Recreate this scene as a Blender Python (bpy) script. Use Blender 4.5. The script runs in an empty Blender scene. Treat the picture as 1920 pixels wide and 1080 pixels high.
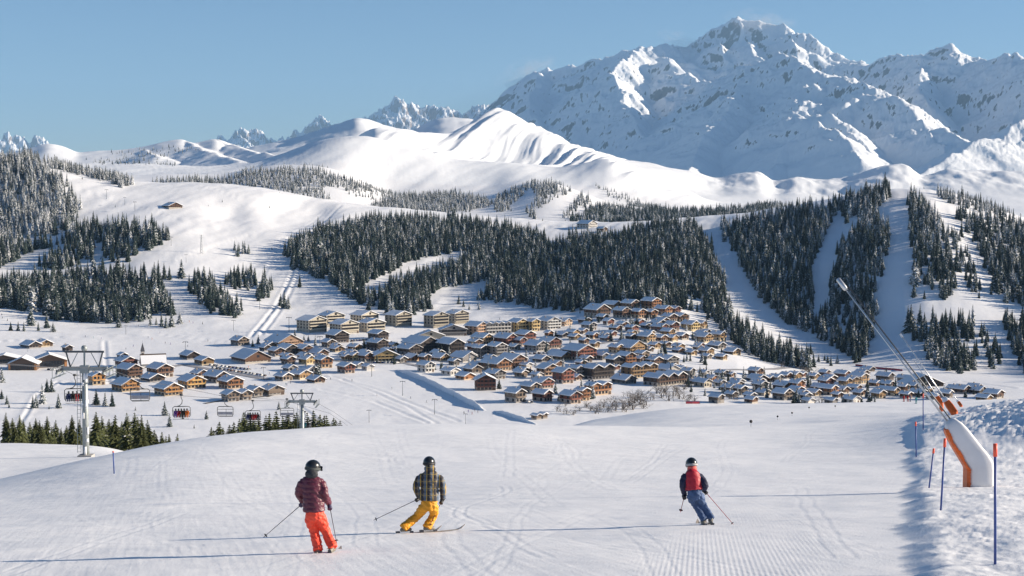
import bpy, bmesh, math, random
import numpy as np
from mathutils import Vector, Matrix, Euler

scene = bpy.context.scene
COL = scene.collection

# ------------------------------------------------------------------ camera
F_PX = 2940.0            # focal length in pixels of the 1920 px wide photograph
HORIZON = 358.0          # row of the level line of sight
PITCH = math.atan((540.0 - HORIZON) / F_PX)
cam_data = bpy.data.cameras.new('camera')
cam_data.sensor_width = 36.0
cam_data.lens = F_PX / 1920.0 * 36.0
cam_data.clip_start = 0.5
cam_data.clip_end = 120000.0
cam = bpy.data.objects.new('camera', cam_data)
COL.objects.link(cam)
cam.location = (0, 0, 0)
cam.rotation_euler = (math.radians(90) - PITCH, 0, 0)
scene.camera = cam

# ------------------------------------------------------------------ sky, sun, exposure
SUN_ELEV = math.radians(17.5)
SUN_BEHIND = math.radians(-5.0)     # degrees behind the camera's right hand side
SUN_DIR = Vector((math.cos(SUN_ELEV) * math.cos(SUN_BEHIND), -math.cos(SUN_ELEV) * math.sin(SUN_BEHIND), math.sin(SUN_ELEV)))
world = bpy.data.worlds.new('World')
scene.world = world
world.use_nodes = True
wn = world.node_tree
wn.nodes.clear()
w_out = wn.nodes.new('ShaderNodeOutputWorld')
w_bg = wn.nodes.new('ShaderNodeBackground')
w_sky = wn.nodes.new('ShaderNodeTexSky')
w_sky.sky_type = 'NISHITA'
w_sky.sun_disc = False
w_sky.sun_elevation = SUN_ELEV
w_sky.sun_rotation = math.radians(90) + SUN_BEHIND
w_sky.altitude = 1800.0
w_sky.air_density = 1.0
w_sky.dust_density = 0.1
w_sky.ozone_density = 4.2
w_bg.inputs['Strength'].default_value = 0.056
wn.links.new(w_sky.outputs[0], w_bg.inputs['Color'])
wn.links.new(w_bg.outputs[0], w_out.inputs['Surface'])

sun_data = bpy.data.lights.new('sun', 'SUN')
sun_data.energy = 5.0
sun_data.angle = math.radians(0.5)
sun_data.color = (1.0, 0.865, 0.70)
sun = bpy.data.objects.new('sun', sun_data)
COL.objects.link(sun)
sun.location = (400, -100, 300)
sun.rotation_euler = SUN_DIR.to_track_quat('Z', 'Y').to_euler()

scene.view_settings.view_transform = 'Standard'
scene.view_settings.look = 'None'
scene.view_settings.gamma = 1.0
scene.view_settings.use_curve_mapping = False
scene.view_settings.exposure = 1.04
scene.cycles.use_denoising = True
scene.cycles.max_bounces = 6
scene.cycles.diffuse_bounces = 3
scene.cycles.volume_bounces = 0
scene.cycles.caustics_reflective = False
scene.cycles.caustics_refractive = False

# ------------------------------------------------------------------ noise
def _hash(ix, iy, seed):
    h = (ix.astype(np.int64) * 374761393 + iy.astype(np.int64) * 668265263 + seed * 974634777) & 0xFFFFFFFF
    h = ((h ^ (h >> 13)) * 1274126177) & 0xFFFFFFFF
    h = h ^ (h >> 16)
    return (h & 0xFFFF).astype(np.float64) / 65535.0

def pnoise(x, y, seed=0):
    x = np.asarray(x, dtype=np.float64); y = np.asarray(y, dtype=np.float64)
    ix = np.floor(x); iy = np.floor(y)
    fx = x - ix; fy = y - iy
    ux = fx * fx * fx * (fx * (fx * 6 - 15) + 10); uy = fy * fy * fy * (fy * (fy * 6 - 15) + 10)
    def g(dx, dy):
        a = _hash(ix + dx, iy + dy, seed) * 2 * np.pi
        return np.cos(a) * (fx - dx) + np.sin(a) * (fy - dy)
    a = g(0, 0); b = g(1, 0); c = g(0, 1); d = g(1, 1)
    return 1.5 * ((a * (1 - ux) + b * ux) * (1 - uy) + (c * (1 - ux) + d * ux) * uy)

def fbm(x, y, octaves, seed=0, gain=0.5, ridged=False):
    out = 0.0; amp = 1.0; tot = 0.0
    for o in range(octaves):
        n = pnoise(x * 2 ** o + 17.3 * o, y * 2 ** o - 9.1 * o, seed + o)
        out = out + amp * ((1 - 2 * np.abs(n)) if ridged else n)
        tot += amp; amp *= gain
    return out / tot

def sstep(a, b, x):
    t = np.clip((x - a) / (b - a), 0, 1)
    return t * t * (3 - 2 * t)

# ------------------------------------------------------------------ pixel <-> place
CP, SP = math.cos(PITCH), math.sin(PITCH)
def ray(px, py):
    """Direction through a pixel of the 1920x1080 photograph, scaled to one metre of depth: (s, t) so that x = s*Y, z = t*Y."""
    u = (px - 960.0) / F_PX; v = (540.0 - py) / F_PX
    yy = CP + v * SP
    return u / yy, (-SP + v * CP) / yy

def project(X, Y, Z):
    zc = Y * CP - Z * SP; yc = Y * SP + Z * CP
    return 960.0 + F_PX * X / zc, 540.0 - F_PX * yc / zc

def pchip_eval(xs, ys, xq):
    """xs, ys: (K, N) knots per column (xs ascending along axis 0); xq: (M,) -> (M, N)"""
    h = np.diff(xs, axis=0); d = np.diff(ys, axis=0) / h
    m = np.zeros_like(ys)
    w1 = 2 * h[1:] + h[:-1]; w2 = h[1:] + 2 * h[:-1]
    same = (d[:-1] * d[1:]) > 0
    with np.errstate(divide='ignore', invalid='ignore'):
        hm = (w1 + w2) / (w1 / d[:-1] + w2 / d[1:])
    m[1:-1] = np.where(same, hm, 0.0)
    m[0] = d[0]; m[-1] = d[-1]
    out = np.zeros((len(xq), xs.shape[1]))
    for k in range(xs.shape[0] - 1):
        x0, x1 = xs[k], xs[k + 1]
        q = xq[:, None]
        inside = (q >= x0) & ((q < x1) if k < xs.shape[0] - 2 else (q <= x1 + 1e9))
        if k == 0:
            inside |= q < x0
        t = np.clip((q - x0) / (x1 - x0), 0, 1)
        t2 = t * t; t3 = t2 * t
        val = (2 * t3 - 3 * t2 + 1) * ys[k] + (t3 - 2 * t2 + t) * (x1 - x0) * m[k] + (-2 * t3 + 3 * t2) * ys[k + 1] + (t3 - t2) * (x1 - x0) * m[k + 1]
        out = np.where(inside, val, out)
    return out

# ------------------------------------------------------------------ object helpers
def tag(o, label=None, cat=None, group=None, kind=None):
    if label: o['label'] = label
    if cat: o['category'] = cat
    if group: o['group'] = group
    if kind: o['kind'] = kind
    return o

def link(name, mesh, parent=None):
    o = bpy.data.objects.new(name, mesh)
    COL.objects.link(o)
    if parent is not None: o.parent = parent
    return o

def empty(name, loc=(0, 0, 0), rz=0.0):
    o = bpy.data.objects.new(name, None)
    o.empty_display_size = 0.2
    COL.objects.link(o)
    o.location = loc; o.rotation_euler = (0, 0, rz)
    return o

def grid_mesh(name, V, nrow, ncol, mat, smooth=True):
    me = bpy.data.meshes.new(name)
    V = np.ascontiguousarray(V, dtype=np.float32).reshape(-1, 3)
    idx = np.arange(nrow * ncol, dtype=np.int32).reshape(nrow, ncol)
    q = np.stack([idx[:-1, :-1], idx[:-1, 1:], idx[1:, 1:], idx[1:, :-1]], axis=-1).reshape(-1, 4)
    n = len(q)
    me.vertices.add(len(V)); me.vertices.foreach_set('co', V.ravel())
    me.loops.add(n * 4); me.loops.foreach_set('vertex_index', q.ravel())
    me.polygons.add(n)
    me.polygons.foreach_set('loop_start', np.arange(0, n * 4, 4, dtype=np.int32))
    me.polygons.foreach_set('use_smooth', np.full(n, smooth, dtype=bool))
    me.update(calc_edges=True)
    me.materials.append(mat)
    return me

class MB:
    """Collects boxes, bars, tubes and free faces; build() links them as one mesh object."""
    def __init__(self):
        self.v = []; self.f = []; self.m = []
    def face(self, pts, mi=0):
        pts = list(pts); b = len(self.v); self.v += [tuple(p) for p in pts]; self.f.append(tuple(range(b, b + len(pts)))); self.m.append(mi)
    def mesh(self, verts, faces, mi=0):
        b = len(self.v); self.v += [tuple(p) for p in verts]
        for f in faces:
            self.f.append(tuple(b + i for i in f)); self.m.append(mi)
        return self
    def box(self, x0, x1, y0, y1, z0, z1, mi=0):
        return self.mesh([(x0, y0, z0), (x1, y0, z0), (x1, y1, z0), (x0, y1, z0), (x0, y0, z1), (x1, y0, z1), (x1, y1, z1), (x0, y1, z1)],
                         [(0, 3, 2, 1), (4, 5, 6, 7), (0, 1, 5, 4), (1, 2, 6, 5), (2, 3, 7, 6), (3, 0, 4, 7)], mi)
    def tube(self, pts, rad, n=6, mi=0, cap=True):
        pts = [Vector(p) for p in pts]
        rad = rad if isinstance(rad, (list, tuple)) else [rad] * len(pts)
        rings = []
        ref = None
        for i, p in enumerate(pts):
            d = (pts[min(i + 1, len(pts) - 1)] - pts[max(i - 1, 0)]).normalized()
            if ref is None or abs(ref.dot(d)) > 0.95:
                ref = Vector((0, 0, 1)) if abs(d.z) < 0.9 else Vector((1, 0, 0))
            a = (ref - d * ref.dot(d)).normalized(); bb = d.cross(a)
            ref = a
            rings.append([p + (a * math.cos(2 * math.pi * k / n) + bb * math.sin(2 * math.pi * k / n)) * rad[i] for k in range(n)])
        b = len(self.v)
        for r in rings: self.v += [tuple(q) for q in r]
        for i in range(len(rings) - 1):
            for k in range(n):
                k2 = (k + 1) % n
                self.f.append((b + i * n + k, b + i * n + k2, b + (i + 1) * n + k2, b + (i + 1) * n + k)); self.m.append(mi)
        if cap:
            self.f.append(tuple(b + k for k in reversed(range(n)))); self.m.append(mi)
            self.f.append(tuple(b + (len(rings) - 1) * n + k for k in range(n))); self.m.append(mi)
        return self
    def loft(self, rings, mi=0, cap=True):
        n = len(rings[0]); b = len(self.v)
        for r in rings: self.v += [tuple(q) for q in r]
        for i in range(len(rings) - 1):
            for k in range(n):
                k2 = (k + 1) % n
                self.f.append((b + i * n + k, b + i * n + k2, b + (i + 1) * n + k2, b + (i + 1) * n + k)); self.m.append(mi)
        if cap:
            self.f.append(tuple(b + k for k in reversed(range(n)))); self.m.append(mi)
            self.f.append(tuple(b + (len(rings) - 1) * n + k for k in range(n))); self.m.append(mi)
        return self
    def me(self, name, mats, smooth=False):
        me = bpy.data.meshes.new(name)
        me.from_pydata(self.v, [], self.f)
        for m in (mats if isinstance(mats, (list, tuple)) else [mats]): me.materials.append(m)
        if any(self.m): me.polygons.foreach_set('material_index', self.m)
        if smooth: me.polygons.foreach_set('use_smooth', [True] * len(self.f))
        me.update()
        return me
    def build(self, name, mats, parent=None, smooth=False):
        return link(name, self.me(name, mats, smooth), parent)

# ------------------------------------------------------------------ material helpers
def new_mat(name):
    m = bpy.data.materials.new(name); m.use_nodes = True
    nt = m.node_tree
    return m, nt, nt.nodes['Principled BSDF']

def N(nt, t, **kw):
    n = nt.nodes.new(t)
    for k, v in kw.items(): setattr(n, k, v)
    return n

def noise_node(nt, vec, scale, detail=3.0, rough=0.55):
    n = N(nt, 'ShaderNodeTexNoise'); n.inputs['Scale'].default_value = scale
    n.inputs['Detail'].default_value = detail; n.inputs['Roughness'].default_value = rough
    nt.links.new(vec, n.inputs['Vector'])
    return n

def ramp(nt, fac, stops):
    r = N(nt, 'ShaderNodeValToRGB')
    els = r.color_ramp.elements
    while len(els) < len(stops): els.new(0.5)
    for e, (p, c) in zip(els, stops):
        e.position = p; e.color = (*c, 1.0) if len(c) == 3 else c
    nt.links.new(fac, r.inputs['Fac'])
    return r

def math_node(nt, op, a, b=None, c=None):
    n = N(nt, 'ShaderNodeMath', operation=op)
    for i, x in enumerate((a, b, c)):
        if x is None: continue
        if isinstance(x, (int, float)): n.inputs[i].default_value = x
        else: nt.links.new(x, n.inputs[i])
    return n.outputs[0]

def mix_rgb(nt, fac, a, b, blend='MIX'):
    n = N(nt, 'ShaderNodeMix', data_type='RGBA', blend_type=blend)
    for sock, x in ((n.inputs['Factor'], fac), (n.inputs['A'], a), (n.inputs['B'], b)):
        if isinstance(x, (int, float)): sock.default_value = x
        elif isinstance(x, tuple): sock.default_value = (*x, 1.0)
        else: nt.links.new(x, sock)
    return n.outputs['Result']

def plain(name, col, rough=0.6, metal=0.0, var=0.12, scale=3.0, coat=0.0):
    """Procedural paint: a colour with fine uneven wear."""
    m, nt, b = new_mat(name)
    tc = N(nt, 'ShaderNodeTexCoord')
    n = noise_node(nt, tc.outputs['Object'], scale, 4.0)
    lo = tuple(c * (1 - var) for c in col); hi = tuple(min(1, c * (1 + var)) for c in col)
    r = ramp(nt, n.outputs['Fac'], [(0.3, lo), (0.7, hi)])
    nt.links.new(r.outputs['Color'], b.inputs['Base Color'])
    b.inputs['Roughness'].default_value = rough
    b.inputs['Metallic'].default_value = metal
    b.inputs['Coat Weight'].default_value = coat
    return m
# ================================================================== TERRAIN
def snow_material(name, fine=True):
    m, nt, b = new_mat(name)
    geo = N(nt, 'ShaderNodeNewGeometry')
    pos = geo.outputs['Position']
    n1 = noise_node(nt, pos, 0.02, 5.0); n2 = noise_node(nt, pos, 0.6, 4.0)
    a = math_node(nt, 'MULTIPLY', n1.outputs['Fac'], 0.6); a = math_node(nt, 'MULTIPLY_ADD', n2.outputs['Fac'], 0.4, a)
    r = ramp(nt, a, [(0.3, (0.81, 0.82, 0.835)), (0.7, (0.855, 0.86, 0.87))])
    col = r.outputs['Color']
    nt.links.new(col, b.inputs['Base Color'])
    b.inputs['Roughness'].default_value = 0.55
    b.inputs['Specular IOR Level'].default_value = 0.25
    if fine:
        f1 = noise_node(nt, pos, 20.0, 3.0, 0.65); f2 = noise_node(nt, pos, 1.4, 3.0); f3 = noise_node(nt, pos, 0.12, 4.0)
        b1 = N(nt, 'ShaderNodeBump'); b1.inputs['Strength'].default_value = 0.5; b1.inputs['Distance'].default_value = 0.02
        b2 = N(nt, 'ShaderNodeBump'); b2.inputs['Strength'].default_value = 0.1; b2.inputs['Distance'].default_value = 0.05
        b3 = N(nt, 'ShaderNodeBump'); b3.inputs['Strength'].default_value = 0.4; b3.inputs['Distance'].default_value = 0.8
        nt.links.new(f3.outputs['Fac'], b3.inputs['Height']); nt.links.new(f2.outputs['Fac'], b2.inputs['Height']); nt.links.new(f1.outputs['Fac'], b1.inputs['Height'])
        nt.links.new(b3.outputs[0], b2.inputs['Normal']); nt.links.new(b2.outputs[0], b1.inputs['Normal']); nt.links.new(b1.outputs[0], b.inputs['Normal'])
    return m

def rock_snow_material(name, scale, steep, rock=(0.13, 0.115, 0.105), bump=1.0):
    """Snow with bare rock wherever the face is too steep to hold it."""
    m, nt, b = new_mat(name)
    geo = N(nt, 'ShaderNodeNewGeometry'); pos = geo.outputs['Position']
    sep = N(nt, 'ShaderNodeSeparateXYZ'); nt.links.new(geo.outputs['Normal'], sep.inputs[0])
    mpg = N(nt, 'ShaderNodeMapping'); mpg.inputs['Rotation'].default_value = (0, 0.45, 0); mpg.inputs['Scale'].default_value = (1.0, 0.8, 0.32); nt.links.new(pos, mpg.inputs['Vector'])
    n1 = noise_node(nt, mpg.outputs[0], scale * 2.2, 10.0, 0.72); n2 = noise_node(nt, pos, scale * 0.2, 5.0, 0.6)
    a = math_node(nt, 'MULTIPLY_ADD', n1.outputs['Fac'], 0.95, math_node(nt, 'MULTIPLY', sep.outputs['Z'], 1.5))
    a = math_node(nt, 'MULTIPLY_ADD', n2.outputs['Fac'], 0.4, a)
    fac = ramp(nt, a, [(0.0, (0, 0, 0)), (1.0, (1, 1, 1))])
    mr = N(nt, 'ShaderNodeMapRange'); mr.inputs['From Min'].default_value = steep; mr.inputs['From Max'].default_value = steep + 0.06
    nt.links.new(a, mr.inputs['Value'])
    n3 = noise_node(nt, pos, scale * 2.5, 4.0)
    rc = ramp(nt, n3.outputs['Fac'], [(0.3, tuple(c * 0.6 for c in rock)), (0.7, tuple(c * 1.5 for c in rock))])
    col = mix_rgb(nt, mr.outputs['Result'], rc.outputs['Color'], (0.83, 0.85, 0.87))
    nt.links.new(col, b.inputs['Base Color'])
    b.inputs['Roughness'].default_value = 0.65
    b.inputs['Specular IOR Level'].default_value = 0.15
    bp = N(nt, 'ShaderNodeBump'); bp.inputs['Strength'].default_value = 0.6; bp.inputs['Distance'].default_value = bump
    nt.links.new(n1.outputs['Fac'], bp.inputs['Height']); nt.links.new(bp.outputs[0], b.inputs['Normal'])
    return m

SNOW = snow_material('snow_ground')

# Height profile of the land: rows of control points in order of distance. Each row: (photo column, depth in metres, photo row)
FEAT = []
def feat(*pts): FEAT.append(pts)
def plane_row(d):
    pts = []
    for px in (-1200, -300, 0, 480, 960, 1440, 1920, 2300, 3200):
        X = (px - 960) / F_PX * d
        z = -2.3 - 0.15 * d + 0.025 * X
        pts.append((px, d, HORIZON - z / d * F_PX))
    feat(*pts)
plane_row(2.0); plane_row(24.0); plane_row(38.0)
feat((-1200, 52, 960), (0, 56, 949), (300, 58, 926), (560, 60, 921), (960, 60, 912), (1440, 60, 908), (1700, 60, 904), (1920, 60, 900), (3200, 60, 880))
feat((-1200, 70, 950), (-300, 75, 930), (0, 85, 899), (130, 90, 868), (300, 100, 834), (420, 112, 815), (560, 125, 803), (700, 140, 796), (900, 150, 795), (1100, 155, 798), (1290, 160, 802), (1440, 165, 800), (1640, 165, 792), (1720, 165, 784), (1920, 165, 776), (3200, 165, 760))
feat((-1200, 95, 975), (-300, 105, 930), (0, 115, 912), (130, 125, 888), (200, 135, 875), (300, 150, 850), (420, 165, 850), (560, 190, 850), (900, 205, 840), (1100, 205, 812), (1290, 205, 808), (1440, 210, 797), (1640, 210, 783), (1720, 215, 776), (1920, 215, 768), (3200, 215, 750))
feat((-1200, 240, 850), (-300, 240, 834), (0, 240, 832), (130, 240, 835), (200, 240, 838), (300, 240, 870), (420, 250, 880), (560, 270, 880), (900, 290, 860), (1060, 300, 803), (1130, 300, 796), (1290, 300, 779), (1440, 300, 775), (1640, 300, 770), (1920, 300, 760), (3200, 300, 745))
feat((-1200, 440, 860), (0, 440, 862), (300, 440, 880), (900, 440, 880), (1000, 440, 840), (1060, 430, 800), (1130, 430, 785), (1290, 430, 766), (1500, 430, 757), (1700, 430, 754), (1920, 430, 750), (3200, 430, 740))
feat((-1200, 780, 870), (0, 780, 868), (900, 790, 872), (1290, 790, 854), (1920, 800, 856), (3200, 800, 850))
feat((-1200, 950, 780), (0, 950, 783), (300, 950, 788), (900, 950, 791), (1290, 950, 793), (1600, 950, 800), (1920, 950, 800), (3200, 950, 790))
feat((-1200, 1150, 700), (0, 1150, 705), (300, 1150, 710), (600, 1150, 712), (900, 1150, 716), (1290, 1150, 722), (1600, 1150, 734), (1920, 1150, 728), (3200, 1150, 720))
feat((-1200, 1400, 610), (0, 1400, 626), (250, 1400, 632), (500, 1400, 632), (700, 1400, 634), (900, 1400, 640), (1150, 1400, 634), (1300, 1400, 645), (1420, 1400, 668), (1560, 1400, 690), (1700, 1400, 680), (1920, 1400, 690), (3200, 1400, 640))
feat((-1200, 1600, 520), (0, 1600, 556), (150, 1600, 575), (300, 1600, 572), (420, 1600, 575), (520, 1600, 588), (640, 1600, 582), (760, 1600, 590), (900, 1600, 592), (1050, 1600, 586), (1150, 1580, 574), (1220, 1560, 572), (1300, 1560, 596), (1400, 1560, 612), (1500, 1540, 640), (1600, 1520, 652), (1700, 1500, 618), (1800, 1500, 618), (1920, 1500, 624), (2300, 1500, 590), (3200, 1500, 420))
feat((-1200, 1900, 420), (0, 1900, 455), (150, 1900, 445), (300, 1900, 430), (390, 1900, 440), (440, 1900, 455), (500, 1900, 452), (570, 1900, 462), (700, 1900, 476), (850, 1900, 492), (1000, 1880, 498), (1150, 1850, 482), (1250, 1850, 468), (1340, 1820, 476), (1450, 1780, 480), (1560, 1740, 478), (1640, 1720, 468), (1700, 1700, 455), (1800, 1700, 470), (1920, 1700, 500), (2300, 1700, 430), (3200, 1700, 200))  # outermost right points: unseen hill out of frame, raised to shade the right slope
feat((-1200, 2300, 260), (-300, 2300, 285), (0, 2300, 302), (60, 2300, 300), (110, 2300, 312), (180, 2300, 332), (260, 2300, 343), (400, 2300, 345), (520, 2300, 357), (620, 2300, 378), (760, 2300, 393), (900, 2280, 405), (1050, 2250, 415), (1150, 2220, 417), (1300, 2180, 408), (1400, 2120, 398), (1500, 2080, 382), (1600, 2040, 364), (1660, 2020, 353), (1700, 2000, 352), (1760, 2000, 356), (1860, 2000, 388), (1920, 2000, 408), (2100, 2000, 440), (2500, 2000, 330), (3200, 2000, 120))
feat((-1200, 2750, 320), (0, 2750, 335), (260, 2750, 362), (400, 2750, 368), (620, 2750, 402), (900, 2750, 428), (1150, 2700, 434), (1300, 2650, 430), (1500, 2600, 420), (1680, 2500, 420), (1920, 2500, 450), (3200, 2500, 300))
feat((-1200, 3600, 330), (0, 3600, 335), (160, 3600, 322), (260, 3600, 330), (300, 3600, 328), (430, 3600, 327), (470, 3600, 316), (540, 3600, 308), (600, 3600, 311), (660, 3600, 330), (720, 3600, 366), (800, 3600, 366), (880, 3600, 362), (950, 3600, 354), (1010, 3500, 338), (1070, 3500, 352), (1110, 3500, 370), (1160, 3500, 384), (1250, 3450, 392), (1330, 3400, 394), (1420, 3300, 390), (1500, 3200, 392), (1680, 3200, 410), (1920, 3200, 440), (3200, 3200, 330))
feat((-1200, 4300, 345), (0, 4300, 345), (300, 4300, 338), (470, 4300, 325), (560, 4300, 322), (660, 4300, 335), (720, 4300, 372), (900, 4300, 370), (1010, 4300, 352), (1100, 4300, 370), (1250, 4300, 396), (1500, 4300, 402), (1920, 4300, 430), (3200, 4300, 350))
feat((-1200, 5200, 320), (0, 5200, 318), (160, 5200, 306), (300, 5200, 309), (400, 5200, 312), (480, 5200, 303), (540, 5200, 284), (580, 5200, 270), (620, 5200, 258), (660, 5200, 254), (695, 5200, 255), (740, 5200, 270), (800, 5200, 284), (850, 5200, 298), (900, 5200, 303), (960, 5200, 305), (1040, 5200, 315), (1090, 5200, 308), (1145, 5200, 297), (1175, 5200, 306), (1230, 5200, 330), (1300, 5200, 362), (1340, 5200, 380), (1450, 5200, 385), (1560, 5200, 390), (1700, 5200, 400), (1920, 5200, 420), (3200, 5200, 380))
feat((-1200, 5900, 330), (0, 5900, 322), (300, 5900, 318), (540, 5900, 300), (660, 5900, 272), (700, 5800, 276), (740, 5850, 284), (850, 6150, 303), (960, 6550, 309), (1090, 6200, 316), (1145, 5900, 312), (1230, 5900, 338), (1300, 5900, 372), (1450, 5900, 384), (1700, 5900, 392), (3200, 5900, 390))
feat((-1200, 7000, 330), (-300, 7000, 305), (0, 7000, 290), (60, 7000, 278), (90, 7000, 270), (120, 7000, 276), (150, 7000, 286), (200, 7000, 284), (260, 7000, 277), (310, 7000, 268), (340, 7000, 263), (362, 7000, 270), (385, 7000, 265), (404, 7000, 261), (425, 7000, 272), (480, 7000, 288), (540, 7000, 283), (600, 7000, 270), (660, 7000, 262), (680, 6700, 250), (706, 6500, 239), (740, 6550, 243), (790, 6700, 250), (840, 7000, 251), (870, 7200, 240), (900, 7450, 222), (935, 7650, 203), (980, 7600, 226), (1040, 7500, 256), (1130, 7200, 290), (1250, 7000, 313), (1300, 7000, 322), (1345, 7000, 334), (1380, 7000, 326), (1420, 7000, 323), (1455, 7000, 342), (1490, 7000, 332), (1540, 7000, 338), (1580, 7000, 336), (1630, 7000, 318), (1670, 7000, 310), (1700, 7000, 316), (1730, 7000, 330), (1780, 7000, 318), (1850, 7000, 320), (1920, 7000, 322), (3200, 7000, 330))
feat((-1200, 8200, 345), (0, 8200, 320), (340, 8200, 302), (430, 8200, 300), (560, 8200, 284), (700, 8200, 262), (800, 8200, 272), (935, 8200, 262), (1130, 8200, 312), (1340, 8200, 350), (1920, 8200, 345), (3200, 8200, 350))
feat((-1200, 9800, 350), (0, 9800, 335), (340, 9800, 320), (440, 9800, 284), (540, 9800, 263), (610, 9800, 242), (650, 9800, 228), (672, 9800, 221), (710, 9800, 233), (770, 9800, 247), (800, 9800, 234), (835, 9800, 221), (880, 9800, 224), (930, 9800, 240), (1040, 9800, 280), (1150, 9800, 330), (1340, 9800, 358), (3200, 9800, 358))
feat((-1200, 13000, 372), (0, 13000, 350), (600, 13000, 330), (1000, 13000, 340), (1340, 13000, 362), (3200, 13000, 362))
feat((-1200, 30000, 385), (0, 30000, 370), (960, 30000, 372), (3200, 30000, 385))
feat((-1200, 46000, 400), (960, 46000, 400), (3200, 46000, 400))

def s_of(px): return ray(px, HORIZON)[0]
col_px = np.concatenate([np.arange(-1100, -60, 26.0), np.arange(-60, 1980, 2.6), np.arange(1980, 3150, 26.0)])
COLS = np.array([s_of(p) for p in col_px])
rows = [2.0]
while rows[-1] < 20: rows.append(rows[-1] * 1.12 + 0.02)
while rows[-1] < 170: rows.append(rows[-1] + min(max(1.3 * rows[-1] ** 2 / 6762.0, 0.05), rows[-1] * 0.0095))
while rows[-1] < 820: rows.append(rows[-1] * 1.0105)
while rows[-1] < 2500: rows.append(rows[-1] * 1.0047)
while rows[-1] < 5700: rows.append(rows[-1] * 1.0075)
while rows[-1] < 7700: rows.append(rows[-1] * 1.004)
while rows[-1] < 10500: rows.append(rows[-1] * 1.009)
while rows[-1] < 45000: rows.append(rows[-1] * 1.05)
ROWS = np.array(rows)

def _feature_knots():
    D = np.zeros((len(FEAT), len(COLS))); Z = np.zeros_like(D)
    for k, pts in enumerate(FEAT):
        ss = []; dd = []; zz = []
        for (px, d, py) in pts:
            s, t = ray(px, py)
            ss.append(s); dd.append(d); zz.append(t * d)
        ss = np.array(ss); dd = np.array(dd, float); zz = np.array(zz)
        # smooth interpolation across columns
        D[k] = np.interp(COLS, ss, dd)
        sig = np.interp(np.median(dd), [0, 60, 165, 300, 1000, 2200, 2800, 3600, 5200, 7000, 60000], [90, 60, 30, 30, 60, 36, 40, 22, 14, 5, 4])
        up = np.arange(-1180.0, 3180.0, 2.0); us = np.array([s_of(p) for p in up])
        kk = np.arange(-int(3 * sig / 2), int(3 * sig / 2) + 1) * 2.0; kern = np.exp(-0.5 * (kk / sig) ** 2); kern /= kern.sum()
        pad = len(kern) // 2
        for arr, val in ((D, dd), (Z, zz)):
            zi = pchip_eval(ss[:, None], val[:, None], us)[:, 0]
            zi = np.convolve(np.pad(zi, pad, mode='edge'), kern, mode='valid')
            arr[k] = np.interp(COLS, us, zi)
    return D, Z
KD, KZ = _feature_knots()
TZ = pchip_eval(KD, KZ, ROWS)
TX = COLS[None, :] * ROWS[:, None]
TY = np.repeat(ROWS[:, None], len(COLS), axis=1)

# --- relief: rolling ground, gullies, hollows
amp = np.interp(ROWS, [0, 60, 200, 500, 900, 1300, 1700, 2300, 3600, 5200, 7000, 9800, 13000, 46000], [0.02, 0.05, 0.25, 1.0, 2.0, 1.6, 3.0, 3.5, 6, 4.5, 10, 22, 30, 60])[:, None]
wl = np.interp(ROWS, [0, 60, 200, 500, 1000, 2300, 5200, 9800, 46000], [6, 9, 25, 60, 110, 200, 420, 700, 2500])[:, None]
TZ = TZ + amp * fbm(TX / 200.0 + 3.1, TY / 200.0, 4, 11, 0.42) * sstep(300, 1200, TY)
TZ = TZ + 0.05 * fbm(TX / 7.0, TY / 12.0, 2, 5) * (1 - sstep(90, 260, TY)) + 0.5 * fbm(TX / 30.0, TY / 40.0, 4, 6) * sstep(60, 250, TY) * (1 - sstep(900, 1300, TY))
# terraces and small banks on the open snow behind the village
TZ = TZ + 1.1 * fbm(TX / 45.0, TY / 45.0, 4, 21) * sstep(1250, 1500, TY) * (1 - sstep(2400, 2800, TY))
TZ = TZ + 3.2 * fbm((TX - 0.3 * TY) / 55.0, (TY + 0.2 * TX) / 420.0, 3, 37) * sstep(3900, 4500, TY) * (1 - sstep(5300, 5700, TY))
TZ = TZ + 1.3 * fbm((TX - 0.25 * TY) / 26.0, (TY + 0.2 * TX) / 190.0, 3, 38) * sstep(1500, 1700, TY) * (1 - sstep(2400, 2700, TY))
# avalanche gullies in the flank of the white ridge
PXg, _ = project(TX, TY, TZ)
gm = sstep(5700, 6300, TY) * (1 - sstep(7500, 7650, TY)) * sstep(700, 740, PXg) * (1 - sstep(1120, 1200, PXg))
TZ = TZ + gm * (25.0 * fbm((TX - 0.22 * (TY - 7000)) / 120.0 + 0.35 * pnoise(TX / 400., TY / 700., 77), TY / 2500.0, 3, 31, 0.5, True) - 12)
gm2 = sstep(4700, 5000, TY) * (1 - sstep(5150, 5260, TY)) * sstep(1140, 1160, PXg) * (1 - sstep(1280, 1320, PXg))
TZ = TZ + gm2 * (16.0 * fbm((TX - 0.3 * (TY - 5200)) / 80.0, TY / 1500.0, 2, 33, 0.5, True) - 8)
gm3 = sstep(6200, 6600, TY) * (1 - sstep(6950, 7100, TY)) * sstep(1300, 1360, PXg)
TZ = TZ + gm3 * 22.0 * fbm(TX / 150.0, TY / 300.0, 4, 35)

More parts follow.
